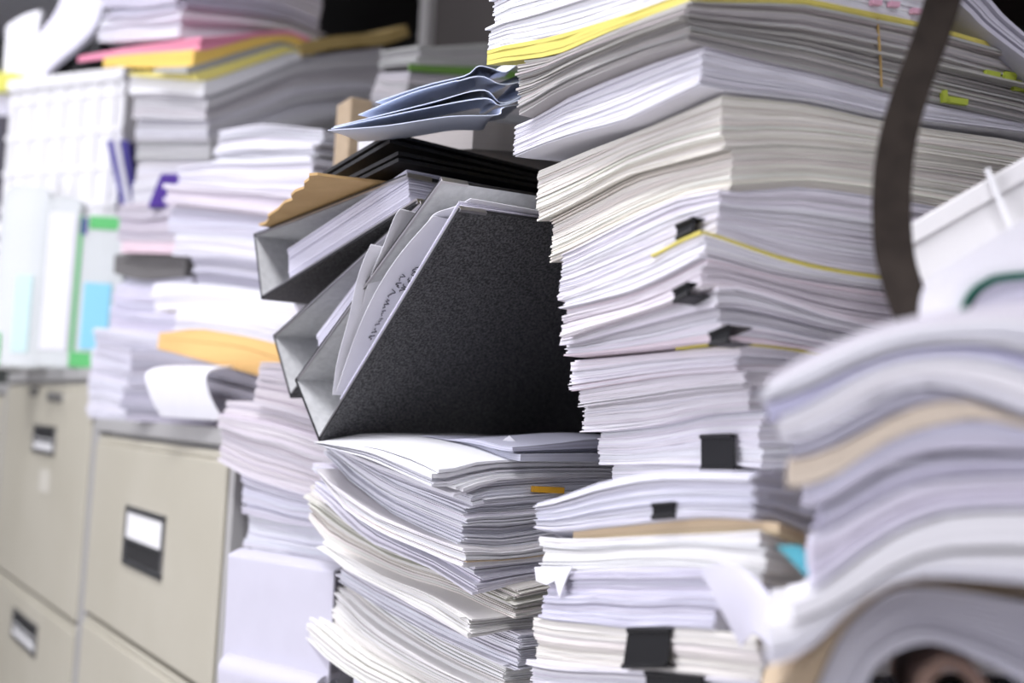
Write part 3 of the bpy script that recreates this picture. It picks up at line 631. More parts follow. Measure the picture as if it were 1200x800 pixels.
# upper magazines and stacks
R = Pile((240, 115), 1.84, 26, usz=.62, vsz=.50, sig=.010)
GU = 'magazines on the upper cabinet pile'
(R.bound([(92, 66), (150, 56)], (235, 44), [(300, 37), (340, 34)])
  .bound([(92, 74), (150, 67)], (235, 61), [(300, 43), (340, 40)])
  .bound([(120, 80), (160, 82)], (218, 80), [(280, 61), (330, 47)])
  .bound([(150, 86)], (221, 88), [(280, 70), (335, 53)])
  .bound([(150, 90)], (238, 97), [(300, 75), (345, 59)])
  .bound([(152, 112), (190, 110)], (240, 115), [(300, 92), (345, 72), (390, 62), (440, 58), (478, 46)])
  .bound([(155, 140)], (243, 143), [(300, 122), (345, 102), (400, 98), (445, 100)])
  .bound([(158, 165)], (246, 166), [(300, 160), (345, 150), (400, 140), (445, 138)])
  .bound([(160, 190)], (248, 190), [(300, 188), (440, 180)])
  .bound([(150, 238)], (236, 236), [(300, 236)]))
R.b[-1]['Z'] = R.b[-1]['Z']; R.solve(); ql = dict(group=GU, nu=8, nv=14)
R.bundle(0, 'glossy magazine with a bright pink edge, topmost of the upper cabinet pile', (.82, .30, .42), lay=.008, messy=.3, vl=.24, var=.02, name='magazine', cat='magazine', lx=(92, 70), **ql)
R.bundle(1, 'magazine with orange yellow edges under the pink one', (.86, .58, .14), lay=.008, messy=.3, vl=.24, var=.02, name='magazine', cat='magazine', lx=(121, 74), **ql)
R.bundle(2, 'thin grey magazine between the orange and yellow ones', (.40, .40, .38), lay=.006, messy=.3, vl=.24, var=.02, name='magazine', cat='magazine', lx=(180, 84), **ql)
R.bundle(3, 'thin bright yellow booklet on the white book', (.90, .80, .25), lay=.006, messy=.3, vl=.26, var=.02, name='booklet', cat='booklet', lx=(150, 90), **ql)
R.bundle(4, 'thick white book under the yellow booklet on the upper pile', (.80, .80, .83), lay=.02, messy=.2, vl=.26, var=.02, name='white_book', cat='book', lx=(152, 100), **ql)
R.bundle(5, 'grey wavy stack of sheets arching to the dark shelf, uppermost', (.52, .51, .53), lay=.006, messy=1, vl=.42, lx=(156, 130), **ql)
R.bundle(6, 'white grey stack of sheets arching in the middle of the upper pile', (.60, .59, .63), lay=.006, messy=2, vl=.40, lx=(158, 150), **ql)
R.bundle(7, 'grey stack of sheets at the foot of the arching ones', (.46, .46, .46), lay=.006, messy=2, vl=.38, lx=(160, 180), **ql)
R.bundle(8, 'dim white stack behind the crumpled sheets, carrying the arching stacks', (.66, .65, .68), lay=.006, messy=2, vl=.36, lx=(156, 215), **ql)
# brown folder on the right end of the arching stack
OCH = noisy('ochre_card', (.40, .29, .10), (.46, .34, .13), 30, .7)
ko = [R.world(0, 0, 0)]
bz = lambda x, y: np.array(R.world(0, R.vz((x, y))[0], R.vz((x, y))[1]))
pb = [bz(352, 68), bz(385, 60), bz(420, 56), bz(450, 54), bz(478, 44)]
strip('ochre_folder', smoothpath([p+R.eu*(-.004)+np.array([0, 0, .003]) for p in pb], 20), R.eu*.22, .022, OCH, 'ochre brown folder curling over the end of the arching grey stack', 'folder')
# blue binder, purple box
BLUE = newmat('royal_blue_plastic', (.06, .045, .30), .4); PURP = newmat('purple_plastic', (.06, .02, .24), .4)
def upright(name, label, cat, p0, p1, p2, p3, dep, thick, mat, extra=None):
    """book-like solid whose front face has the picture corners p0..p3 (bottom-left, bottom-right, top-right, top-left)"""
    P = [at(*p, dep) for p in (p0, p1, p2, p3)]; n = np.cross(P[1]-P[0], P[3]-P[0]); n = n/np.linalg.norm(n)*thick
    if n@fwd < 0: n = -n
    m = MB(); m.prism(P, n); r = m.build(name, mat, None, bevel=.003); tag(r, label, cat); return r, P, n
r, Pq, nq = upright('blue_binder', 'upright royal blue binder leaning beside the white document crates', 'binder', (141, 240), (160, 240), (150, 164), (124, 164), 2.30, .22, BLUE)
m = MB(); q = [Pq[0]*.62+Pq[1]*.38, Pq[0]*.30+Pq[1]*.70, Pq[3]*.38+Pq[2]*.62, Pq[3]*.62+Pq[2]*.38]; m.prism([a-nq*.02 for a in q], nq*.01); m.build('label_strip', newmat('white_label', (.75, .75, .8), .6), r)
upright('purple_box', 'dark purple plastic box with a slanted side on the far cabinet pile', 'box', (172, 243), (212, 243), (222, 203), (188, 203), 1.86, .16, PURP)
# ------------------------------------------------------------------ white crates and plastic pockets on the far cabinet
CRATE = newmat('white_crate_plastic', (.84, .84, .84), .35)
ce = at(12, 117, 2.49)-at(150, 80, 2.35); ce[2] = 0; CW = np.linalg.norm(ce); ce /= CW; cn = np.cross(ce, cz); cn = cn if cn@fwd > 0 else -cn
def crate(label, o, W_, H, D=.24, t=.006):
    r = empty('document_crate'); tag(r, label, 'crate', 'white document crates on the far cabinet'); m = MB()
    m.box(o, ce*W_, cn*D, cz*t); m.box(o, ce*W_, cn*t, cz*H); m.box(o+cn*(D-t), ce*W_, cn*t, cz*H); m.box(o, ce*t, cn*D, cz*H); m.box(o+ce*(W_-t), ce*t, cn*D, cz*H)
    m.build('crate_shell', CRATE, r, bevel=.002)
    m = MB(); nr = 7
    for k in range(nr): m.box(o+ce*(W_*(k+.5)/nr)-cn*.006, ce*.010, cn*.006, cz*H)
    for k in range(4): m.box(o+cz*(H*(k+.3)/4)-cn*.005, ce*W_, cn*.005, cz*.010)
    m.build('rib_grid', CRATE, r)
    m = MB(); m.box(o+cz*(H-.025)-cn*.012, ce*W_, cn*.012, cz*.025); m.build('rim', CRATE, r, bevel=.003)
ctop = at(150, 80, 2.35); cb_ = np.array([ctop[0], ctop[1], 0]); cmid = 1.1265+(ctop[2]-1.1265)*.5
crate('upper white ribbed document crate under the slanting black binder', cb_+cz*(cmid+.001), CW, ctop[2]-cmid-.001)
crate('lower white ribbed document crate behind the plastic pockets', cb_+cz*1.1265, CW, cmid-1.1265)
# plastic pockets
CLEAR = newmat('frosted_plastic', (.86, .90, .89), .25); CLEAR.node_tree.nodes['Principled BSDF'].inputs['Transmission Weight'].default_value = .35
GREEN = newmat('green_plastic', (.10, .50, .14), .4); CYAN = newmat('cyan_card', (.25, .62, .78), .5); TEAL = newmat('pale_teal_card', (.62, .82, .80), .5)
def pocket(label, x0, x1, y0, y1, dep, inserts, body=None):
    r = empty('plastic_pocket'); tag(r, label, 'plastic pocket', 'plastic pockets standing on the far cabinet')
    bl, br = at(x0, y1, dep), at(x1, y1, dep); br = bl+(br-bl); zt = at((x0+x1)/2, y0, dep)[2]; zb = 1.1265
    u = br-bl; u[2] = 0; W = np.linalg.norm(u); u /= W; n = np.cross(u, cz); n = n if n@fwd > 0 else -n; o = np.array([bl[0], bl[1], zb]); H = zt-zb; rr = min(.035, W*.3)
    poly = [(0, 0), (W, 0), (W, H-rr)]+[(W-rr+rr*math.cos(t), H-rr+rr*math.sin(t)) for t in np.linspace(.2, 1.4, 5)]+[(rr+rr*math.cos(t), H-rr+rr*math.sin(t)) for t in np.linspace(1.75, 2.95, 5)]+[(0, H-rr)]
    m = MB(); m.prism([o+u*x+cz*z for x, z in poly], n*.035); m.build('pocket_body', body or CLEAR, r, bevel=.004)
    for nm, mat, a0, a1, b0, b1 in inserts:
        m = MB(); m.box(o+u*(W*a0)+cz*(H*b0)-n*.003, u*(W*(a1-a0)), n*.003, cz*(H*(b1-b0))); m.build(nm, mat, r, bevel=.001)
    return r
pocket('tall white plastic pocket with a pale blue card, at the far left end', -14, 42, 212, 428, 2.30, [('card', TEAL, .45, .8, .08, .5), ('corner', GREEN, 0, .22, .0, .18)])
pocket('tall frosted white plastic pocket, middle of the three', 40, 80, 226, 430, 2.22, [('card', SHEET, .1, .9, .1, .9)])
pocket('clear plastic pocket with green edges and a cyan card beside the far pile', 80, 136, 248, 430, 2.14, [('card', CYAN, .2, .78, .12, .55), ('edge_strip', GREEN, 0, .08, 0, .98), ('header', GREEN, .2, .95, .9, .985), ('footer', GREEN, .05, .95, .0, .10), ('tab', BLUE, .0, .16, .86, .97)])
# ------------------------------------------------------------------ top left heap
GH = 'heap on top of the cabinet piles'
S = Pile((220, 46), 1.98, 26, usz=.60, vsz=.45, sig=.012)
(S.bound([(110, -40), (160, -50)], (215, -60), [(300, -60), (340, -55)])
  .bound([(120, -5), (160, -8)], (210, -5), [(280, -2), (335, 8)])
  .bound([(125, 20), (160, 20)], (205, 12), [(280, 20), (335, 30)])
  .bound([(105, 52), (160, 50)], (215, 47), [(290, 44), (335, 42)]))
S.solve(); ql = dict(group=GH, nu=8, nv=10)
S.bundle(0, 'lavender bundle running out of the picture above the magazines', (.66, .65, .74), lay=.006, messy=2, vl=.34, **ql)
S.bundle(1, 'lavender grey bundle in the middle of the heap above the magazines', (.58, .57, .66), lay=.006, messy=2, vl=.34, **ql)
S.bundle(2, 'pale bundle lying right on the pink magazine', (.74, .73, .78), lay=.006, messy=3, vl=.34, mix=((.80, .78, .62), .2), **ql)
GRN = newmat('green_card', (.45, .66, .28), .6); CRM = flatpaper('cream_card', (.84, .82, .70)); YLW = newmat('yellow_card', (.72, .70, .12), .6)
def tile(name, label, cat, pp, dep, th, mat, group=None):
    P = [at(*p, d) for p, d in zip(pp, dep if isinstance(dep, (list, tuple)) else [dep]*len(pp))]
    n = np.cross(P[1]-P[0], P[2]-P[0]); n = n/np.linalg.norm(n)*th; n = n if n@fwd > 0 else -n
    m = MB(); m.prism(P, n); o = m.build(name, mat, None, bevel=min(.003, th*.3)); tag(o, label, cat, group); return o
tile('green_card', 'small green card leaning in the heap above the pink magazine', 'card', [(128, 18), (142, 16), (152, 40), (140, 44)], 2.18, .006, GRN)
tile('cream_card', 'cream card leaning in the heap above the pink magazine', 'card', [(166, 14), (196, 24), (186, 50), (164, 52)], 2.12, .006, CRM)
tile('black_binder', 'slanting black binder under white sheets at the top left', 'binder', [(40, 106), (62, 104), (118, 62), (116, 42), (60, 82)], 2.50, .25, BLACKF)
def drape(name, label, cat, edge0, edge1, mat, th=.004, group=None):
    """curved sheet between two picture polylines given as (x, y, depth)"""
    A = smoothpath([at(*p) for p in edge0], 20); B = smoothpath([at(*p) for p in edge1], 20); m = MB(); V = []; nr = 6; sag = np.array([0, 0, .012])
    grid = [[a+(b-a)*r+sag*math.sin(math.pi*r)*.6 for r in np.linspace(0, 1, nr)] for a, b in zip(A, B)]
    N0 = np.cross(A[10]-A[0], B[5]-A[5]); N0 = N0/np.linalg.norm(N0)*th; N0 = N0 if N0@fwd > 0 else -N0
    for dz in (0, 1):
        for row in grid: V += [p+N0*dz for p in row]
    k = 20*nr; g = np.arange(k).reshape(20, nr); qt = np.stack([g[:-1, :-1], g[1:, :-1], g[1:, 1:], g[:-1, 1:]], -1).reshape(-1, 4)
    ring = np.concatenate([g[:, 0], g[-1, 1:], g[-2::-1, -1], g[0, -2:0:-1]]); r2 = np.roll(ring, -1)
    m.add(V, np.concatenate([qt, qt[:, ::-1]+k, np.stack([ring, ring+k, r2+k, r2], -1)]).tolist()); o = m.build(name, mat, None, 60); tag(o, label, cat, group); return o
GD = 'loose papers at the top left'
drape('paper_sheaf', 'lavender white sheaf slanting down over the slanting black binder', 'papers', [(128, -30, 2.62), (112, 30, 2.5), (62, 76, 2.46), (40, 100, 2.44)], [(80, -30, 2.7), (66, 12, 2.62), (40, 50, 2.6), (30, 92, 2.56)], SHEETL, .012, GD)
drape('paper_sheaf', 'crumpled white sheets hanging at the far left above the yellow card', 'papers', [(8, 30, 2.9), (6, 60, 2.9), (4, 90, 2.9)], [(48, 12, 2.8), (42, 50, 2.8), (44, 90, 2.8)], SHEET, .01, GD)
tile('yellow_card', 'yellow card stack under the crumpled sheets at the far left', 'card', [(-20, 106), (18, 108), (46, 92), (46, 84), (-20, 84)], 2.86, .2, YLW)
tile('document_box', 'lavender document box below the yellow card at the far left', 'box', [(-30, 137), (14, 137), (14, 108), (-30, 106)], 2.885, .20, SHEETL)
tile('document_box', 'dark document box at the far left beside the white crates', 'box', [(-30, 425), (16, 425), (14, 135), (-30, 135)], 2.88, .25, newmat('dark_box_board', (.05, .045, .06), .6))
# ------------------------------------------------------------------ dark shelving behind
RACK = newmat('shelf_paint_dark', (.012, .011, .010), .6); POST = newmat('shelf_post_paint', (.32, .31, .30), .5)
rk = empty('shelving_rack'); tag(rk, 'tall dark steel shelving rack against the wall behind the piles', 'shelving rack')
rx0, rx1, ry0, ry1 = 1.05, 1.50, .30, 4.2
m = MB(); m.box((rx1, ry0, 0), (.02, 0, 0), (0, ry1-ry0, 0), (0, 0, 2.4)); m.build('back_panel', RACK, rk)
for z in (.1, .6, 1.1, 1.53):
    m = MB(); m.box((rx0, ry0, z), (rx1-rx0, 0, 0), (0, ry1-ry0, 0), (0, 0, .025)); m.build('shelf', RACK, rk)
def yat(xp, yp, X): return onplane(xp, yp, np.array([1., 0, 0]), X)[1]
for yy in (yat(505, 30, rx0)-.02, yat(336, 30, rx0)-.02, ry0, ry1-.04):
    m = MB(); m.box((rx0-.02, yy, 0), (.03, 0, 0), (0, .042, 0), (0, 0, 2.4)); m.build('post', POST, rk)
m = MB(); m.box((rx0, ry0, 1.6), (.01, 0, 0), (0, yat(508, 30, rx0)-ry0, 0), (0, 0, .5)); m.build('side_panel', newmat('brown_panel', (.035, .028, .025), .7), rk)
m = MB(); m.box((rx0, ry0, 2.38), (rx1-rx0, 0, 0), (0, ry1-ry0, 0), (0, 0, .02)); m.build('top_panel', RACK, rk)
# dim files on the rack shelf behind the folded papers
GK = 'dim files on the dark rack'
K = Pile((470, 110), 1.45, 0, usz=.5, vsz=.36, sig=.01)
(K.bound([(440, 60), (455, 62)], (500, 56), [(560, 52), (600, 50)])
  .bound([(440, 78), (455, 77)], (480, 76), [(560, 79), (600, 82)])
  .bound([(440, 84), (455, 84)], (480, 84), [(560, 90), (600, 94)])
  .bound([(436, 120), (455, 122)], (480, 125), [(560, 130), (600, 132)]).bound([(436, 190), (455, 192)], (480, 195), [(560, 200), (600, 202)]))
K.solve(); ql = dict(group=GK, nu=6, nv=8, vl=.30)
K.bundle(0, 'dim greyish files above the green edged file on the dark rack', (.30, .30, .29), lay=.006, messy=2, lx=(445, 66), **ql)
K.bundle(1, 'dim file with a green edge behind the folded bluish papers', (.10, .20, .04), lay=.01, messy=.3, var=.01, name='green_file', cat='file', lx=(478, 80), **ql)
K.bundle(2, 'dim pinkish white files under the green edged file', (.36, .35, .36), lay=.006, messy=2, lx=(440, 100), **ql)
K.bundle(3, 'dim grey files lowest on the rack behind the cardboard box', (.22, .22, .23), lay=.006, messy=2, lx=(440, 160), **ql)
# cardboard box and papers behind the binders
def wbox(name, label, cat, c, dx, dy, h, zb, mat, group=None, bev=.002):
    m = MB(); m.box((c[0], c[1], zb), (dx, 0, 0), (0, dy, 0), (0, 0, h)); o = m.build(name, mat, None, bevel=bev); tag(o, label, cat, group); return o
c = at(409, 150, 1.42)
cb = wbox('cardboard_box', 'brown cardboard box end showing behind the bluish folded papers', 'box', (c[0], c[1]-.0), .030, .05, at(410, 112, 1.42)[2]-1.10, 1.10, CARD)
tile('white_card', 'white card leaning on the cardboard box behind the black folder', 'card', [(413, 400), (452, 400), (448, 152), (420, 155)], 1.36, .01, SHEET)
# manila box file under the bluish papers
FB = Pile((556, 160), .98, 8, usz=.30, vsz=.34)
(FB.bound([(440, 163), (490, 157)], (560, 142), [(606, 146)])
   .bound([(437, 174), (490, 174)], (548, 175), [(602, 178)]))
FB.solve()
FB.bundle(0, 'grey manila box file under the bluish folded papers, resting on the black folders', (.36, .335, .32), lay=.03, messy=.1, vl=.25, lx=(470, 170), var=.01, gap=.02, name='box_file', cat='file')
# bluish folded papers
GB = 'bluish folded sheets over the binders'
def foldsheet(label, pts, depth, back, lower, mat, th=.0007, seed=0, vec=None):
    A = smoothpath([at(x, y, depth+dd) for x, y, dd in pts], 26); V = []; nr = 8; m = MB(); k = 26*nr
    for dz in (th, 0):
        for i, a in enumerate(A):
            f = i/25
            for r in np.linspace(0, 1, nr):
                V.append(a+np.array([.0, .9, 0])*back*r*(.25+.75*f)+np.array([.25, 0, 0])*back*r+np.array([0, 0, -lower*math.sin(r*1.57)*(.2+.8*f)+dz]))
    g = np.arange(k).reshape(26, nr); qt = np.stack([g[:-1, :-1], g[1:, :-1], g[1:, 1:], g[:-1, 1:]], -1).reshape(-1, 4)
    ring = np.concatenate([g[:, 0], g[-1, 1:], g[-2::-1, -1], g[0, -2:0:-1]]); r2 = np.roll(ring, -1)
    m.add(V, np.concatenate([qt, qt[:, ::-1]+k, np.stack([ring, ring+k, r2+k, r2], -1)]).tolist())
    return tag(m.build('folded_sheet', mat, None, 60), label, 'sheet of paper', GB)
foldsheet('lowest bluish folded sheet, its pale edge straight above the box file', [(384, 153, .04), (450, 148, .02), (525, 137, .0), (582, 135, 0), (592, 126, 0), (640, 118, .02)], .93, .17, -.026, SHEETB)
foldsheet('bluish folded sheet second from below, wavy at its bent corner', [(388, 151, .045), (475, 132, .02), (565, 116, .0), (590, 124, .0), (640, 104, .02)], .935, .17, -.036, SHEETB)
foldsheet('bluish folded sheet in the middle with a dark hollow above it', [(391, 149, .05), (500, 122, .02), (565, 106, .0), (592, 122, 0), (640, 96, .02)], .94, .17, -.036, SHEETB)
foldsheet('bluish sheet with a raised peak in the upper part of the sheaf', [(420, 135, .05), (480, 110, .03), (530, 96, .01), (538, 95, 0), (565, 90, .0), (594, 100, 0), (640, 86, .02)], .945, .17, -.034, SHEETB)
foldsheet('uppermost bluish sheet touching the ragged edge of the tower', [(440, 120, .05), (500, 100, .03), (545, 89, .01), (560, 78, 0), (575, 80, .0), (592, 85, 0), (608, 76, 0), (640, 72, .02)], .95, .17, -.034, SHEETB)
# ------------------------------------------------------------------ right foreground
# strap
LEATH = noisy('brown_leather', (.026, .020, .016), (.036, .028, .022), 90, .7, .1, spec=.15)
sp = [(1120, -60, .60), (1104, 0, .60), (1088, 50, .60), (1066, 110, .595), (1050, 170, .59), (1044, 230, .585), (1046, 290, .58), (1055, 330, .575), (1068, 368, .57), (1085, 400, .57)]
spw = [at(*p) for p in sp]; wvec = CR*.0195
# bag body added unseen above the view to shade the tower's upper right
bag = empty('leather_bag'); tag(bag, 'brown strap looping down in front of the tower, with an added unseen bag', 'bag')
tz = max(v.co.z for v in T.b[0]['obj'].data.vertices)+.0006; bx, by, bw, bd, bh = .50, .50, .40, .30, .20
rings = []; m = MB(); NS = 28; prof = [(0, .93), (.015, 1.0), (.08, 1.03), (.15, .97), (.19, .88), (.20, .80)]
for z, k in prof:
    for j in range(NS):
        t = 2*math.pi*j/NS; c, s_ = math.cos(t), math.sin(t); e = .35
        m.V.append((bx+bw/2+math.copysign(abs(c)**e, c)*bw/2*k, by+bd/2+math.copysign(abs(s_)**e, s_)*bd/2*k, tz+z))
for i in range(len(prof)-1):
    for j in range(NS): m.F.append((i*NS+j, i*NS+(j+1) % NS, (i+1)*NS+(j+1) % NS, (i+1)*NS+j)); m.M.append(0)
m.F += [tuple(range(NS))[::-1], tuple((len(prof)-1)*NS+j for j in range(NS))]; m.M += [0, 0]
m.build('unseen_bag_body', LEATH, bag, 50)
att = np.array([spw[0][0]+.02, by-.004, tz+.10]); up = [att+np.array([0, 0, .05]), att, (att+spw[0])/2+np.array([-.004, -.02, .02])]
strip('leather_strap', smoothpath([p-wvec/2 for p in up+spw], 44), wvec, .0025, LEATH, parent=bag)
# white file box tilted behind the drooping pile
PLW = newmat('white_box_plastic', (.72, .71, .70), .4)
o0, o1 = at(1052, 297, .66), at(1200, 212, .64); d1 = o1-o0; d1 /= np.linalg.norm(d1)
dn = -(CU-d1*(CU@d1)); dn /= np.linalg.norm(dn); dp = np.cross(d1, dn); dp = dp if dp@fwd > 0 else -dp
fb = empty('file_box'); tag(fb, 'white plastic file box with a lid, tilted behind the curled white file', 'box')
m = MB(); m.box(o0+d1*.004+dp*.003, d1*.28, dp*.07, dn*.075); m.build('box_body', PLW, fb, bevel=.002)
m = MB(); m.box(o0-dn*.0115, d1*.29, dp*.076, dn*.0115); m.build('lid', PLW, fb, bevel=.0015)
tA = at(1154, 203, .645); tB = at(1179, 265, .642)
m = MB(); e = tB-tA; m.box(tA-dp*.004-e*.05, d1*.003, dp*.003, e*1.2); m.build('tie', newmat('tie_plastic', (.8, .8, .8), .4), fb)
# curled white file with green edging
def arch(name, label, cat, outer, inner, dep, back, mat, nl=1, group=None, n=30, parent=None, gap=.15):
    Oc = smoothpath([at(*p, dep) if len(p) == 2 else at(*p) for p in outer], n); Ic = smoothpath([at(*p, dep) if len(p) == 2 else at(*p) for p in inner], n); m = MB(); bk = np.array(back, float)
    for k in range(nl):
        f0, f1 = k/nl, (k+1-(gap if nl > 1 else 0))/nl; V = []; jo = RNG.normal(0, .0012) if nl > 1 else 0
        o_ = bk/np.linalg.norm(bk)*jo
        for i in range(n):
            a = Ic[i]+(Oc[i]-Ic[i])*f0+o_; b = Ic[i]+(Oc[i]-Ic[i])*f1+o_
            V += [a, b, b+bk, a+bk]
        Fc = [(0, 1, 2, 3), tuple(4*(n-1)+j for j in (3, 2, 1, 0))]
        for i in range(n-1):
            for j in range(4): Fc.append((4*i+j, 4*i+4+j, 4*i+4+(j+1) % 4, 4*i+(j+1) % 4))
        m.add(V, Fc)
    o = m.build(name, mat, parent, 50)
    if label: tag(o, label, cat, group)
    return o
bkv = fwd*.13+CR*.05; bkv[2] = 0
cf = arch('curled_file', 'curled white file with green edging on top of the front pile', 'file', [(1076, 380), (1084, 334), (1130, 300), (1200, 257), (1280, 215)], [(1122, 376), (1134, 348), (1152, 332), (1180, 323), (1280, 318)], .53, bkv, newmat('white_card_gloss', (.84, .84, .86), .4), n=30)
arch('edging', None, None, [(1120, 378), (1132, 346), (1151, 329), (1180, 320), (1280, 314)], [(1126, 378), (1138, 350), (1155, 335), (1182, 327), (1280, 322)], .528, bkv*.98, newmat('dark_green_tape', (.005, .10, .065), .5), parent=cf)['label'] = 'dark green edging'
arch('inner_pages', None, None, [(1132, 378), (1143, 352), (1158, 337), (1184, 329), (1280, 324)], [(1134, 385), (1160, 380), (1180, 378), (1200, 376), (1280, 372)], .532, bkv*.98, SHEETL, nl=8, parent=cf)
# rolled papers and tan sheet at the bottom right
bk2 = ray(945, 740).copy(); bk2[2] = 0; bk2 = bk2/np.linalg.norm(bk2)*.13
arch('tan_sheet', 'tan card bent in an arch over the rolled papers', 'card', [(880, 858), (917, 800), (950, 766), (1000, 713), (1037, 689), (1075, 681), (1130, 686), (1240, 697)], [(930, 858), (957, 800), (982, 748), (1007, 717), (1040, 692), (1075, 684), (1130, 689), (1240, 700)], .462, bk2, noisy('tan_card', (.52, .40, .26), (.56, .44, .29), 20, .7))
arch('rolled_papers', 'thick roll of white papers arching at the bottom corner in front', 'papers', [(935, 862), (960, 800), (984, 748), (1009, 718), (1041, 694), (1075, 687), (1130, 692), (1240, 712)], [(1000, 862), (1017, 798), (1037, 772), (1068, 757), (1100, 755), (1150, 774), (1192, 797), (1250, 840)], .465, bk2, flatpaper('roll_paper', (.76, .75, .80)), nl=14, n=44)
arch('brown_wrapper', 'brown paper wrapper curled inside the roll of white papers', 'paper', [(1060, 885), (1072, 800), (1092, 776), (1110, 768), (1150, 790), (1195, 885)], [(1080, 885), (1090, 806), (1102, 790), (1115, 785), (1140, 806), (1180, 885)], .475, bk2*.9, noisy('brown_wrap', (.28, .18, .13), (.34, .22, .16), 30, .7))
# grey stack tilted on top of the tower
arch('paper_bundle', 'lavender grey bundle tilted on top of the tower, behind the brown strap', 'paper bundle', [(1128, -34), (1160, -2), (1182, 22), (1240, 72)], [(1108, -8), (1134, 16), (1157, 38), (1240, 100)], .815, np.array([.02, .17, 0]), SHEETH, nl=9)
# page flags
FLAG = newmat('lime_page_flag', (.42, .50, .05), .6); PFL = newmat('pink_page_flag', (.72, .40, .50), .6); TQ = newmat('turquoise_flag', (.12, .55, .62), .5); OFL = newmat('orange_flag', (.85, .45, .03), .6)
def flag(name, parent, x, y, w, h, nrm, k, mat, label, tilt=0.):
    P = [onplane(x+dx*math.cos(tilt)-dy*math.sin(tilt), y+dx*math.sin(tilt)+dy*math.cos(tilt), nrm, k) for dx, dy in ((0, 0), (w, 0), (w, h), (0, h))]
    m = MB(); m.prism([p-nrm*.004 for p in P], nrm*.0035*1.0); o = m.build(name, mat, parent); o['label'] = label; return o
ey = np.array([0, 1., 0]); tp = T.b[2]['obj']
fs = [(1151, 83, 17, 7, .2), (1173, 85, 14, 9, .15), (1184, 95, 17, 12, .1), (1100, 107, 5, 14, -.1), (1106, 114, 24, 7, .15)]
for x, y, w_, h_, t_ in fs: flag('page_flag', tp, x, y, w_, h_, ey, .54, FLAG, 'lime page flag', t_)
for x, y in ((1018, 1), (1039, 3), (1065, 11)): flag('page_flag', T.b[0]['obj'], x, y, 11, 6, ey, .54, PFL, 'pink page flag', .1)
m = MB(); a, b = onY(1028, 22, .538), onY(1033, 102, .538); m.tube(smoothpath([a, onY(1031, 60, .537), b], 8), .0009, 6); m.build('string', newmat('ochre_string', (.45, .30, .10), .8), tp)['label'] = 'ochre string'
pr = M.eu; flag('index_tab', M.b[3]['obj'], 622, 569, 36, 7, pr, M.ku, OFL, 'orange index tab', .05)
# turquoise note and loose sheets beside the lower centre pile
tile('turquoise_note', 'turquoise sticky note poking out behind the drooping pile', 'note', [(911, 640), (938, 640), (963, 668), (952, 682)], .545, .002, TQ)
GLs = 'loose sheets beside the lower centre pile'
drape('paper_sheet', 'loose lavender sheet hanging out between the lower centre pile and the front pile', 'sheet of paper', [(820, 668, .615), (845, 715, .605), (868, 758, .60)], [(895, 690, .57), (905, 715, .56), (900, 760, .56)], SHEETL, .0012, GLs)
drape('paper_sheet', 'loose white sheet slipping out of the tower below the cream bundles, facing the strap', 'sheet of paper', [(872, 238, .742), (905, 226, .745), (960, 219, .765), (1030, 229, .80)], [(890, 247, .735), (940, 256, .745), (985, 266, .76), (1040, 275, .785)], SHEET, .0012)
tile('bent_sheet', 'small white sheet corner sticking up under the front ring binder', 'sheet of paper', [(578, 524), (597, 510), (614, 527)], .95, .0008, SHEET)
# torn scrap on the white bundle
scr = [onplane(x, y, Lp.ev, Lp.P0@Lp.ev+Lp.b[2]['rect'][2]) for x, y in ((632, 664), (676, 664), (670, 676), (661, 700), (656, 680), (646, 685), (634, 680))]
m = MB(); m.prism([p-Lp.ev*.004 for p in scr], Lp.ev*.0008); m.build('torn_scrap', SHEET, Lp.b[2]['obj'])
# ceiling lamp fittings; the rear one is added as fill behind the camera
LAMP = newmat('lamp_diffuser', (.9, .9, .9), .5); LAMP.node_tree.nodes['Principled BSDF'].inputs['Emission Color'].default_value = (1, 1, 1, 1); LAMP.node_tree.nodes['Principled BSDF'].inputs['Emission Strength'].default_value = 3
for (x, y, l) in ((-.35, .7, 1.6), (-.45, 3.2, 1.4), (-.35, -1.1, 1.4)):
    r = empty('ceiling_light'); tag(r, 'long fluorescent ceiling light above the aisle near the '+('far cabinets' if y > 2 else 'paper tower' if y > 0 else 'camera, added as fill'), 'ceiling light', 'ceiling lights')
    m = MB(); m.box((x-.15, y-l/2, 2.54), (.30, 0, 0), (0, l, 0), (0, 0, .06)); m.build('housing', CRATE, r); m = MB(); m.box((x-.13, y-l/2+.03, 2.53), (.26, 0, 0), (0, l-.06, 0), (0, 0, .01)); m.build('diffuser', LAMP, r)
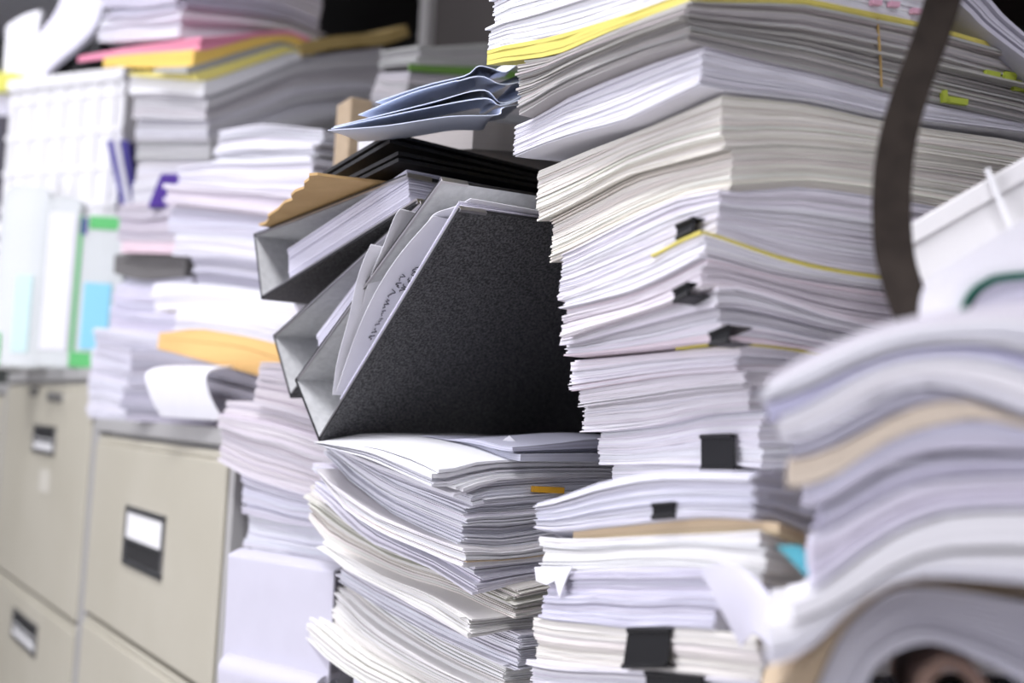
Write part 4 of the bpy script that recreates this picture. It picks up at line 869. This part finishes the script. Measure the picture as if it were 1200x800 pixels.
# ------------------------------------------------------------------ origins at the base of each thing
def settle():
    bpy.context.view_layer.update()
    def desc(o):
        out = []
        for c in o.children: out += [c]+desc(c)
        return out
    for o in [o for o in SC.objects if o.parent is None and o.type in ('MESH', 'EMPTY')]:
        ms = [x for x in [o]+desc(o) if x.type == 'MESH']; lo = np.full(3, 1e9); hi = -lo
        for x in ms:
            c = np.empty(len(x.data.vertices)*3, np.float32); x.data.vertices.foreach_get('co', c); c = c.reshape(-1, 3); lo = np.minimum(lo, c.min(0)); hi = np.maximum(hi, c.max(0))
        base = Vector(((lo[0]+hi[0])/2, (lo[1]+hi[1])/2, lo[2]))
        for x in ms: x.data.transform(Matrix.Translation(-base))
        o.location = base
settle()
# ------------------------------------------------------------------ light
def area(name, loc, size, rot, power, col=(1, 1, 1), sy=None):
    l = bpy.data.lights.new(name, 'AREA'); l.shape = 'RECTANGLE'; l.size = size; l.size_y = sy or size; l.energy = power; l.color = col
    o = bpy.data.objects.new(name, l); COL.objects.link(o); o.location = loc; o.rotation_euler = rot; return o
w = bpy.data.worlds.new('world'); SC.world = w; w.use_nodes = True
w.node_tree.nodes['Background'].inputs['Color'].default_value = (.80, .80, 1.0, 1); w.node_tree.nodes['Background'].inputs['Strength'].default_value = .55
WC = (.92, .91, 1.)
area('window_light', (-2.08, 1.3, 1.65), 5.8, (0, math.radians(-90), 0), 115, WC, 1.3)
area('ceiling_lamp', (-.35, .7, 2.5), .28, (0, 0, 0), 30, (.95, .94, 1), 1.5)
area('ceiling_lamp', (-.45, 3.2, 2.5), .28, (0, 0, 0), 20, (.95, .94, 1), 1.3)
area('ceiling_lamp', (-.35, -1.1, 2.5), .28, (0, 0, 0), 15, (.95, .94, 1), 1.3)  # added rear lamp, fills the faces turned towards the camera
SC.view_settings.view_transform = 'Standard'; SC.view_settings.look = 'None'; SC.view_settings.exposure = .04; SC.view_settings.gamma = 1
SC.view_settings.use_curve_mapping = False
SC.cycles.max_bounces = 6; SC.cycles.use_denoising = True
